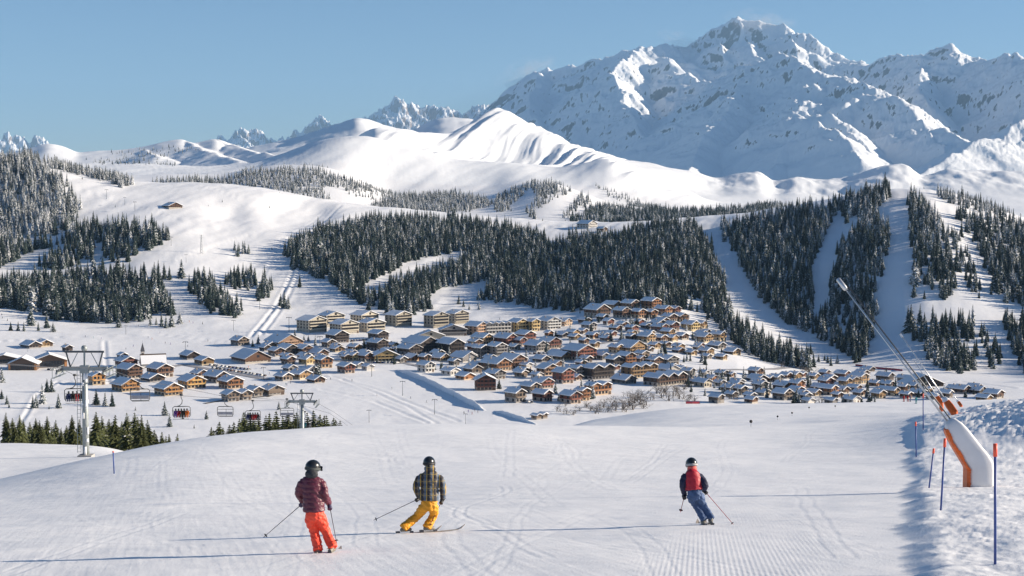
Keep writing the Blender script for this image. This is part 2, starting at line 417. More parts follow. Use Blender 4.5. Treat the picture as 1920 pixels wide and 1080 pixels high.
# spurs of the far hills that turn their shaded side to us, and a hollow in the left snowfield
def spur_field(nodes, slope):
    z = np.full(TX.shape, -1e9)
    for (a, b) in zip(nodes[:-1], nodes[1:]):
        A = np.array([*ray(a[0], a[1]), 1.0]) * a[2]; B = np.array([*ray(b[0], b[1]), 1.0]) * b[2]
        ax, az, ay = A; bx, bz, by = B
        L2 = (bx - ax) ** 2 + (by - ay) ** 2
        t = np.clip(((TX - ax) * (bx - ax) + (TY - ay) * (by - ay)) / L2, 0, 1)
        z = np.maximum(z, az + t * (bz - az) - slope * np.hypot(TX - ax - t * (bx - ax), TY - ay - t * (by - ay)))
    return z
for nodes, sl in (([(342, 263, 7000), (390, 284, 6200), (450, 302, 5400)], .31), ([(404, 261, 7000), (470, 283, 6300), (545, 297, 5600)], .31), ([(262, 277, 7000), (300, 294, 6000)], .30)):
    sf = spur_field(nodes, sl)
    TZ = np.maximum(TZ, sf + 14 * fbm(TX / 160.0, TY / 160.0, 4, 88))
_h = land_guess = None
_s, _t = ray(555, 384); _hx, _hy = _s * 2120, 2120.0
TZ = TZ - 11.0 * np.exp(-(((TX - _hx) / 50.0) ** 2 + ((TY - _hy) / 120.0) ** 2) ** 2) - 9.0 * np.exp(-(((TX - _hx + 75) / 30.0) ** 2 + ((TY - _hy + 60) / 60.0) ** 2))

# --- the piste at our feet: verge on the right, heap of machine-made snow, tracks
def near_detail(X, Y):
    z = np.zeros_like(X)
    edge = 0.255 * Y + 0.35 * pnoise(Y / 3.0, 0 * Y, 51) + 0.25 * pnoise(Y / 0.9, 0 * Y, 53) + 0.5 * pnoise(Y / 14.0, 0 * Y, 54)
    u = X - edge
    w = 0.55 + 0.008 * Y
    lip = np.interp(Y, [0, 25, 60, 90, 140, 200], [0.13, 0.14, 0.20, 0.22, 0.2, 0.0])
    z += lip * sstep(0, 1, u / w + 0.2) - 0.35 * lip * sstep(0, 1, (u - 1.2) / (2.5 + 0.02 * Y))
    rough = sstep(0.0, 0.9, u) * (1 - sstep(150, 230, Y))
    z += rough * (0.10 * fbm(X / 1.4, Y / 1.2, 5, 61, 0.6) * (0.4 + sstep(-.3, .5, fbm(X / 3.0, Y / 5.0, 2, 64))) + 0.09 * fbm(X / 3.0, Y / 4.5, 3, 62) + 0.03 * fbm(X / 0.4, Y / 0.8, 3, 65, 0.6))
    # heap thrown up by the snow lances
    hx, hy = X - 40.5, Y - 96.0
    heap = np.exp(-((hx / 11.5) ** 2 + (hy / 20.0) ** 2)) * 2.7 + np.exp(-(((X - 52) / 13.0) ** 2 + ((Y - 125) / 26.0) ** 2)) * 3.0
    z += heap * (1 + 0.10 * fbm(X / 2.0, Y / 3.0, 3, 71)) + sstep(0.3, 1.4, heap) * (0.36 * fbm((X + Y * 0.5) / 1.3, (Y - X * .3) / 5.0, 4, 72, 0.6) + 0.08 * fbm(X / 0.5, Y / 1.2, 3, 73, 0.5, True))
    return z
nearmask = (ROWS < 330)
nz = near_detail(TX[nearmask], TY[nearmask])
TZ[nearmask] += nz

def add_tracks():
    rng = np.random.default_rng(4)
    rid = np.where((ROWS > 19) & (ROWS < 175))[0]
    Yr = ROWS[rid]
    # runs down the piste: paired grooves that swing from side to side
    for k in range(70):
        if k < 58:
            x0 = rng.uniform(-14, 6); sl = rng.uniform(-0.33, 0.26)
        else:
            x0 = rng.uniform(-6, 5); sl = rng.uniform(-0.05, 0.2)
        A = rng.uniform(0.2, 2.6) * rng.choice([0.2, 1.0]); L = rng.uniform(38, 95); ph = rng.uniform(0, 6.28)
        y0 = rng.uniform(15, 90); y1 = y0 + rng.uniform(12, 75)
        w = rng.uniform(0.02, 0.045); dep = rng.uniform(0.001, 0.004) * rng.choice([0.6, 1, 1.4])
        gap = rng.uniform(0.25, 0.5)
        for g in (0.0, gap):
            Xt = x0 + g + sl * (Yr - 20) + A * np.sin(Yr / L * 6.28 + ph) + 0.1 * pnoise(Yr / 4.0, Yr * 0 + k, 91)
            on = (Yr > y0) & (Yr < y1)
            wy = w + 0.0006 * Yr
            for i in np.where(on)[0]:
                if Xt[i] > 0.25 * Yr[i] - 0.4 or Xt[i] < -0.36 * Yr[i]: continue
                s0 = (Xt[i] - 5 * wy[i]) / Yr[i]; s1 = (Xt[i] + 5 * wy[i]) / Yr[i]
                a, b = np.searchsorted(COLS, [s0, s1])
                q = (COLS[a:b] * Yr[i] - Xt[i]) / wy[i]
                TZ[rid[i], a:b] += dep * (-np.exp(-q * q) + 0.55 * np.exp(-((q - 1.7) ** 2)))
    # traverses cutting across it
    cid = np.where((col_px > -40) & (col_px < 1700))[0]
    for k in range(46):
        y0 = rng.uniform(24, 110); sl = rng.uniform(-0.9, 0.9); xa = rng.uniform(-0.33, 0.1); xb = xa + rng.uniform(0.04, 0.25)
        A = rng.uniform(0.0, 2.0); L = rng.uniform(0.1, 0.3); ph = rng.uniform(0, 6.28); dep = rng.uniform(0.003, 0.009)
        s = COLS[cid]
        Yt = y0 * (1 + sl * (s - xa)) + A * np.sin((s - xa) / L * 6.28 + ph)
        for j in np.where((s > xa) & (s < xb))[0]:
            if Yt[j] < 22 or Yt[j] > 150: continue
            wy = 0.06 + 0.004 * Yt[j]
            a, b = np.searchsorted(ROWS, [Yt[j] - 4 * wy, Yt[j] + 4 * wy])
            q = (ROWS[a:b] - Yt[j]) / wy
            TZ[a:b, cid[j]] += dep * (-np.exp(-q * q) + 0.5 * np.exp(-((q - 1.6) ** 2)))
    # strip groomed by the piste basher
    M = (ROWS > 20) & (ROWS < 75)
    X = TX[M]; Y = TY[M]
    u = X - 0.20 * Y
    mask = sstep(-3.4, -2.2, u) * (1 - sstep(-0.3, 0.6, u)) * (1 - sstep(38, 62, Y)) * sstep(-0.25, 0.2, fbm(X / 3, Y / 5, 3, 95) + 0.25)
    TZ[M] += mask * 0.0022 * np.sin((X - 0.12 * Y) * 2 * math.pi / 0.085)
    mask2 = (1 - sstep(40, 70, Y)) * (1 - sstep(-3.6, -2.4, u)) * 0.35
    TZ[M] += mask2 * 0.0013 * np.sin((X + 0.25 * Y) * 2 * math.pi / 0.11) * sstep(-0.1, 0.25, fbm(X / 2.5, Y / 5, 3, 96))
    # wind and skid streaks
    TZ[M] += 0.0045 * fbm((X + 0.22 * Y) / 0.16, (Y - 0.2 * X) / 4.0, 3, 97) * (1 - sstep(0, 0.4, X - 0.25 * Y))
add_tracks()

def ground(X, Y):
    """Height of the land at a place."""
    s = X / Y
    c = np.clip(np.interp(s, COLS, np.arange(len(COLS))), 0, len(COLS) - 1.001)
    r = np.clip(np.interp(Y, ROWS, np.arange(len(ROWS))), 0, len(ROWS) - 1.001)
    ci = np.floor(c).astype(int); ri = np.floor(r).astype(int); fc = c - ci; fr = r - ri
    return (TZ[ri, ci] * (1 - fc) + TZ[ri, ci + 1] * fc) * (1 - fr) + (TZ[ri + 1, ci] * (1 - fc) + TZ[ri + 1, ci + 1] * fc) * fr

def land(px, py, dmin=6.0, dmax=9000.0):
    """First point of the land seen through a pixel, between two depths."""
    s, t = ray(px, py)
    c = float(np.interp(s, COLS, np.arange(len(COLS)))); ci = min(int(c), len(COLS) - 2); fc = c - ci
    zc = TZ[:, ci] * (1 - fc) + TZ[:, ci + 1] * fc
    g = zc - t * ROWS
    ok = np.where((ROWS >= dmin) & (ROWS <= dmax))[0]
    hit = np.where(g[ok] >= 0)[0]
    if len(hit):
        i = ok[hit[0]]
        if hit[0] == 0: return Vector((s * ROWS[i], ROWS[i], zc[i]))
        prev = i - 1
        f = -g[prev] / (g[i] - g[prev]); d = ROWS[prev] + f * (ROWS[i] - ROWS[prev])
        return Vector((s * d, d, t * d))
    i = ok[np.argmax(g[ok] / ROWS[ok])]
    return Vector((s * ROWS[i], ROWS[i], zc[i]))

def groove(pts, width, depth, dr=(880, 2600)):
    """Lift tracks and piste edges pressed into the far snow."""
    L = [land(a, b, *dr) for a, b in pts]
    r0, r1 = np.searchsorted(ROWS, [min(p.y for p in L) - 30, max(p.y for p in L) + 30])
    X, Y = TX[r0:r1], TY[r0:r1]; dist = np.full(X.shape, 1e9)
    for a, b in zip(L[:-1], L[1:]):
        dx, dy = b.x - a.x, b.y - a.y
        t = np.clip(((X - a.x) * dx + (Y - a.y) * dy) / (dx * dx + dy * dy + 1e-6), 0, 1)
        dist = np.minimum(dist, np.hypot(X - a.x - t * dx, Y - a.y - t * dy))
    q = dist / width
    TZ[r0:r1] += depth * (-np.exp(-q * q) + 0.7 * np.exp(-((q - 1.8) ** 2)))

def at_depth(px, d):
    """Point of the land at a photo column and a depth."""
    s = s_of(px)
    return Vector((s * d, d, float(ground(np.array([s * d]), np.array([d]))[0])))

for pts, w, d in [([(562, 470), (545, 520), (515, 575), (470, 632)], 1.8, .8), ([(572, 476), (556, 524), (528, 576), (490, 628)], 1.8, .7), ([(610, 395), (520, 470), (480, 540)], 1.6, .5), ([(640, 385), (600, 420), (575, 460)], 2.0, .7),
                  ([(330, 490), (385, 470), (420, 455), (470, 440)], 2.2, .8), ([(300, 705), (420, 715), (560, 742)], 1.8, .5), ([(620, 705), (720, 735), (860, 790)], 1.6, .5), ([(600, 730), (700, 752), (800, 792)], 1.6, .5), ([(640, 712), (760, 760), (820, 795)], 1.4, .4),
                  ([(0, 640), (120, 632), (300, 628), (420, 640)], 2.0, .6), ([(196, 640), (200, 700), (205, 720)], 1.6, .5), ([(130, 350), (210, 372), (330, 410), (420, 432)], 2.2, .8), ([(380, 350), (450, 372), (520, 395)], 2.2, .7), ([(0, 720), (80, 722), (130, 716)], 1.8, .6), ([(40, 790), (70, 740), (110, 715)], 1.4, .5),
                  ([(1640, 700), (1740, 690), (1850, 705)], 2.4, .9), ([(1700, 712), (1800, 716), (1900, 728)], 2.4, .9), ([(1340, 668), (1450, 676), (1540, 690)], 2.0, .6), ([(700, 400), (860, 410), (1000, 420), (1150, 425)], 2.4, .7), ([(470, 735), (560, 760), (600, 790)], 1.4, .5)]:
    groove(pts, w, d * .6)
tm = grid_mesh('terrain', np.stack([TX, TY, TZ], axis=-1), len(ROWS), len(COLS), SNOW)
FAR_SNOW = rock_snow_material('far_slope', 0.02, 1.46, bump=1.6)
tm.materials.append(FAR_SNOW)
_mi = np.zeros((len(ROWS) - 1, len(COLS) - 1), dtype=np.int32)
_mi[ROWS[:-1] > 4600] = 1
tm.polygons.foreach_set('material_index', _mi.ravel())
terrain = link('terrain', tm)
tag(terrain, 'snow covered land from the ski piste over the valley to the white ridges', None, None, 'structure')

# ================================================================== HIGH MOUNTAINS
def P3(px, py, d):
    s, t = ray(px, py)
    return np.array([s * d, d, t * d])

def ridge_field(X, Y, ridges):
    z = np.full(X.shape, -1e9)
    for nodes, slope in ridges:
        for a, b in zip(nodes[:-1], nodes[1:]):
            ab = b - a; L2 = ab[0] ** 2 + ab[1] ** 2 + 1e-6
            t = np.clip(((X - a[0]) * ab[0] + (Y - a[1]) * ab[1]) / L2, 0, 1)
            dx = X - (a[0] + t * ab[0]); dy = Y - (a[1] + t * ab[1])
            dist = np.sqrt(dx * dx + dy * dy)
            z = np.maximum(z, a[2] + t * ab[2] - slope * dist * (0.82 + 0.18 * np.minimum(dist / 900.0, 1.0)))
    return z

def spurs(rng, crest, step, dirx, slope_lo, slope_hi, length, floor):
    out = []
    for a, b in zip(crest[:-1], crest[1:]):
        n = max(1, int(np.linalg.norm((b - a)[:2]) / step))
        for i in range(n):
            p = a + (b - a) * ((i + rng.uniform(0.2, 0.8)) / n)
            p = p.copy(); p[2] -= rng.uniform(20, 160)
            ang = rng.uniform(*dirx)
            nodes = [p.copy()]
            k = rng.uniform(slope_lo, slope_hi)
            for j in range(6):
                ang2 = ang + rng.uniform(-0.35, 0.35)
                l = length / 6 * rng.uniform(0.8, 1.3)
                p = p + np.array([math.cos(ang2) * l, -math.sin(ang2) * l, -k * l * rng.uniform(0.6, 1.35)])
                nodes.append(p.copy())
                if p[2] < floor: break
            out.append((nodes, rng.uniform(0.62, 0.85)))
    return out

def mountain(name, label, px0, px1, dpx, d0, d1, nrow, ridges, noise, mat, floor_y, seed):
    cols = np.array([s_of(p) for p in np.arange(px0, px1, dpx)])
    rws = np.linspace(d0, d1, nrow)
    X = cols[None, :] * rws[:, None]; Y = np.repeat(rws[:, None], len(cols), axis=1)
    w1, a1, w2, a2 = noise
    Xw = X + a1 * fbm(X / w1, Y / w1, 4, seed); Yw = Y + a1 * fbm(X / w1 + 40, Y / w1, 4, seed + 5)
    z = ridge_field(Xw, Yw, ridges)
    base = ray(960, floor_y)[1] * rws[:, None] + 0 * X
    k = sstep(-200, 900, z - base)
    # ribs and couloirs running down towards the right
    c, s = math.cos(0.75), math.sin(0.75)
    U = X * s + Y * c; W = X * c - Y * s
    z = z + k * a2 * (fbm(U / w2, W / (w2 * 3.0), 7, seed + 9, 0.58, True) - 0.35) + k * a2 * 0.42 * (fbm(X / (w2 * .55), Y / (w2 * .7), 6, seed + 12, 0.55, True) - .3)
    z = np.maximum(z, base + 60 * fbm(X / 1500, Y / 1500, 3, seed + 20))
    me = grid_mesh(name, np.stack([X, Y, z], axis=-1), nrow, len(cols), mat)
    o = link(name, me)
    tag(o, label, None, None, 'structure')
    return o

rng = np.random.default_rng(12)
MASSIF_MAT = rock_snow_material('high_mountain', 0.006, 1.53, rock=(0.085, 0.075, 0.07), bump=12.0)
sky_l = [P3(*p) for p in [(870, 260, 31500), (935, 200, 31000), (950, 178, 30500), (970, 160, 30000), (1000, 134, 29000), (1030, 128, 28500), (1075, 127, 28000), (1110, 117, 27500), (1145, 99, 27000), (1190, 84, 26500), (1215, 81, 26400), (1245, 90, 26600), (1270, 86, 26800), (1300, 76, 27000), (1345, 59, 26900), (1372, 46, 26800), (1386, 39, 26800), (1410, 45, 26600), (1450, 48, 26300), (1478, 50, 26000), (1505, 62, 25700), (1530, 82, 25400), (1548, 104, 25200), (1560, 134, 25000)]]
sky_r = [P3(*p) for p in [(1560, 138, 25000), (1578, 122, 24500), (1610, 124, 24200), (1650, 120, 23800), (1690, 106, 23300), (1712, 96, 23000), (1738, 102, 22700), (1757, 90, 22500), (1782, 90, 22300), (1805, 108, 22100), (1826, 126, 21900), (1855, 118, 21400), (1882, 110, 21000), (1920, 118, 20500), (2000, 110, 19600), (2150, 130, 18500)]]
ridges = [(sky_l, 0.95), (sky_r, 0.80)]
R = lambda *pts: [P3(*p) for p in pts]
ridges += [
    (R((1395, 132, 22600), (1440, 119, 22000), (1465, 113, 21600), (1500, 122, 21000), (1545, 139, 20200), (1600, 166, 19300), (1660, 188, 18400), (1720, 222, 17500), (1785, 258, 16500), (1850, 300, 15600)), 0.62),
    (R((1545, 139, 20200), (1500, 200, 19000), (1470, 260, 17800), (1460, 320, 16500)), 0.55),
    (R((1440, 119, 22000), (1380, 175, 20800), (1340, 240, 19300), (1300, 300, 17800), (1280, 340, 16500)), 0.55),
    (R((1200, 92, 26200), (1172, 118, 25200), (1142, 140, 24300), (1160, 175, 23400), (1190, 220, 22300), (1215, 262, 21000), (1260, 310, 19500)), 0.85),
    (R((1245, 98, 26400), (1262, 132, 25000), (1300, 152, 24200), (1328, 170, 23500)), 0.75),
    (R((1386, 42, 26800), (1400, 75, 26000), (1412, 98, 25300), (1440, 118, 24600)), 0.9),
    (R((1345, 60, 26900), (1352, 92, 26000), (1375, 125, 25100)), 0.9),
    (R((1478, 52, 26000), (1490, 95, 25200), (1510, 130, 24500)), 1.0),
    (R((1712, 98, 23000), (1725, 135, 22000), (1715, 170, 21000), (1740, 205, 20000)), 0.95),
    (R((1500, 205, 18400), (1545, 222, 17900), (1595, 252, 17200), (1640, 300, 16200)), 0.6),
    (R((1530, 240, 17000), (1562, 250, 16700), (1590, 272, 16300), (1625, 302, 15600)), 0.65),
    (R((2100, 215, 16500), (1980, 228, 15800), (1905, 245, 15200), (1840, 268, 14700), (1770, 300, 14100), (1720, 330, 13700)), 0.5),
    (R((1030, 128, 28500), (1000, 170, 27000), (985, 210, 25500), (1010, 245, 24000)), 0.8),
    (R((1110, 117, 27500), (1085, 165, 26200), (1060, 200, 25000), (1090, 250, 23300), (1130, 300, 21500)), 0.8),
    (R((960, 172, 30200), (950, 205, 28500), (975, 235, 27000)), 0.8),
]
ridges += spurs(rng, sky_l, 1300, (0.55, 1.1), 0.38, 0.6, 5200, 200)
ridges += spurs(rng, sky_r, 1200, (0.6, 1.2), 0.4, 0.6, 5000, 200)
ridges += spurs(rng, ridges[2][0], 1400, (1.3, 2.3), 0.3, 0.45, 3000, 100)
ridges += spurs(rng, ridges[4][0], 1400, (0.5, 1.3), 0.3, 0.5, 2600, 100)
mountain('mountain', 'great snowy massif with rock faces rising behind all other ridges', 820, 2180, 1.9, 13300, 33500, 560, ridges, (2200.0, 180.0, 850.0, 190.0), MASSIF_MAT, 352, 301)

AIG_MAT = rock_snow_material('far_needles', 0.008, 1.52, rock=(0.24, 0.2, 0.17), bump=20.0)
def needles(nm, label, pts, px0, px1, seed, d=37000):
    rr = np.random.default_rng(seed)
    crest = R(*[(x, y, d) for x, y in pts])
    rid = [(crest, 1.25)] + spurs(rr, crest, 420, (0.8, 2.2), 0.6, 0.95, 2600, 200)
    mountain(nm, label, px0, px1, 1.3, d - 4200, d + 1500, 110, rid, (500.0, 120.0, 330.0, 260.0), AIG_MAT, 330, seed)
needles('mountain', 'jagged rock needles behind the white ridge, tallest of the far peaks', [(660, 260), (690, 225), (703, 216), (718, 212), (730, 198), (741, 193), (749, 188), (758, 193), (765, 199), (775, 198), (788, 210), (800, 209), (812, 203), (828, 202), (842, 207), (856, 216), (872, 218), (890, 206), (905, 200), (918, 205), (950, 250)], 640, 985, 401)
needles('mountain', 'pointed far peak with lower shoulders left of the tallest needles', [(380, 300), (412, 262), (432, 262), (448, 250), (462, 245), (478, 250), (492, 254), (505, 262), (530, 262), (560, 252), (575, 246), (588, 236), (600, 222), (610, 230), (622, 238), (640, 262), (680, 300)], 360, 700, 411)
needles('mountain', 'small jagged far peaks above the frosted wood at the picture\'s edge', [(-160, 270), (-60, 262), (-30, 256), (0, 260), (14, 257), (28, 262), (42, 258), (58, 264), (68, 262), (84, 268), (110, 300)], -170, 140, 421)
# ================================================================== WOODS
def needle_material(name, green, snow_lo, snow_hi):
    m, nt, b = new_mat(name)
    geo = N(nt, 'ShaderNodeNewGeometry'); info = N(nt, 'ShaderNodeObjectInfo')
    tc = N(nt, 'ShaderNodeTexCoord')
    sep = N(nt, 'ShaderNodeSeparateXYZ'); nt.links.new(geo.outputs['Normal'], sep.inputs[0])
    add = N(nt, 'ShaderNodeVectorMath', operation='ADD'); nt.links.new(tc.outputs['Object'], add.inputs[0])
    cmb = N(nt, 'ShaderNodeCombineXYZ'); r10 = math_node(nt, 'MULTIPLY', info.outputs['Random'], 37.0)
    for i in range(3): nt.links.new(r10, cmb.inputs[i])
    nt.links.new(cmb.outputs[0], add.inputs[1])
    n1 = noise_node(nt, add.outputs[0], 14.0, 3.0)
    up = math_node(nt, 'ABSOLUTE', sep.outputs['Z'])
    lvl = math_node(nt, 'MULTIPLY_ADD', info.outputs['Random'], snow_hi - snow_lo, snow_lo)
    v = math_node(nt, 'MULTIPLY_ADD', n1.outputs['Fac'], 1.3, math_node(nt, 'MULTIPLY', up, 0.45))
    v = math_node(nt, 'ADD', v, lvl)
    mr = N(nt, 'ShaderNodeMapRange'); mr.inputs['From Min'].default_value = 1.12; mr.inputs['From Max'].default_value = 1.3
    nt.links.new(v, mr.inputs['Value'])
    n2 = noise_node(nt, add.outputs[0], 3.0, 3.0)
    g = ramp(nt, n2.outputs['Fac'], [(0.3, tuple(c * 0.65 for c in green)), (0.7, tuple(c * 1.5 for c in green))])
    tint = N(nt, 'ShaderNodeHueSaturation'); nt.links.new(g.outputs['Color'], tint.inputs['Color'])
    nt.links.new(math_node(nt, 'MULTIPLY_ADD', info.outputs['Random'], 0.7, 0.65), tint.inputs['Value'])
    col = mix_rgb(nt, mr.outputs['Result'], tint.outputs['Color'], (0.78, 0.79, 0.81))
    nt.links.new(col, b.inputs['Base Color']); b.inputs['Roughness'].default_value = 0.85; b.inputs['Specular IOR Level'].default_value = 0.1
    return m
NEEDLE_DARK = needle_material('spruce_needles', (0.034, 0.050, 0.044), -0.06, 0.24)
NEEDLE_NEAR = needle_material('spruce_needles_olive', (0.050, 0.058, 0.024), -0.16, 0.0)
NEEDLE_FROST = needle_material('frosted_needles', (0.038, 0.054, 0.05), 0.14, 0.38)
BARK = plain('bark', (0.06, 0.045, 0.035), 0.9, var=0.3)

def spruce_geometry(seed, whorls=24, spread=0.17, per=7):
    """One spruce a metre tall: crown of drooping boughs round a tapered trunk."""
    r = random.Random(seed)
    v = []; f = []
    lean = (r.uniform(-.02, .02), r.uniform(-.02, .02))
    for w in range(whorls):
        t = 0.06 + 0.92 * (w / (whorls - 1)) ** 0.92
        R0 = spread * ((1 - t) ** 0.78) * r.uniform(0.85, 1.15) + 0.006
        n = max(4, int(per * (0.55 + 0.6 * (1 - t))))
        a0 = r.uniform(0, 6.28)
        for k in range(n):
            if r.random() < 0.06: continue
            a = a0 + 6.283 * k / n + r.uniform(-.3, .3)
            L = R0 * r.uniform(0.65, 1.2)
            ca, sa = math.cos(a), math.sin(a)
            droop = L * (0.75 - 0.75 * t) + r.uniform(-.01, .006)
            wd = L * r.uniform(0.28, 0.42)
            cx, cy = lean[0] * t, lean[1] * t
            z = t
            base = (cx, cy, z + 0.018)
            mid = (cx + ca * L * .55, cy + sa * L * .55, z - droop * .3 + 0.012)
            ml = (cx + ca * L * .5 - sa * wd, cy + sa * L * .5 + ca * wd, z - droop * .62 - 0.008)
            mr = (cx + ca * L * .5 + sa * wd, cy + sa * L * .5 - ca * wd, z - droop * .62 - 0.008)
            tip = (cx + ca * L, cy + sa * L, z - droop)
            b = len(v); v += [base, ml, mid, mr, tip]
            f += [(b, b + 1, b + 2), (b, b + 2, b + 3), (b + 1, b + 4, b + 2), (b + 2, b + 4, b + 3)]
    # spire
    b = len(v); tx, ty = lean
    v += [(tx, ty, 1.03), (tx + .007, ty, .95), (tx - .004, ty + .006, .95), (tx - .004, ty - .006, .95)]
    f += [(b, b + 1, b + 2), (b, b + 2, b + 3), (b, b + 3, b + 1)]
    # dense inner boughs that close the crown
    b = len(v); n = 7
    for k in range(n):
        a = 6.283 * k / n; v.append((math.cos(a) * spread * .42, math.sin(a) * spread * .42, 0.10))
    v.append((tx, ty, 0.93))
    f += [(b + k, b + (k + 1) % n, b + n) for k in range(n)]
    return v, f

def crown_mesh(name, seed, mat, **kw):
    v, f = spruce_geometry(seed, **kw)
    me = bpy.data.meshes.new(name); me.from_pydata(v, [], f); me.materials.append(mat); me.update()
    return me
trunk_mesh = MB().tube([(0, 0, -0.06), (0, 0, 0.3), (0, 0, 0.9)], [0.022, 0.016, 0.003], 6).me('trunk', BARK)
CROWNS = {'dark': [crown_mesh('crown', 100 + i, NEEDLE_DARK, spread=sp, whorls=wh) for i, (sp, wh) in enumerate([(0.19, 24), (0.22, 23), (0.17, 25), (0.24, 22), (0.2, 26)])],
          'near': [crown_mesh('crown', 200 + i, NEEDLE_NEAR, spread=sp, whorls=wh, per=9) for i, (sp, wh) in enumerate([(0.24, 26), (0.28, 25), (0.21, 27), (0.26, 28)])],
          'frost': [crown_mesh('crown', 300 + i, NEEDLE_FROST, spread=sp, whorls=wh) for i, (sp, wh) in enumerate([(0.2, 23), (0.23, 22), (0.18, 24)])]}

def in_poly(px, py, poly):
    inside = np.zeros(px.shape, bool)
    n = len(poly); j = n - 1
    for i in range(n):
        xi, yi = poly[i]; xj, yj = poly[j]
        c = ((yi > py) != (yj > py)) & (px < (xj - xi) * (py - yi) / (yj - yi + 1e-9) + xi)
        inside ^= c; j = i
    return inside

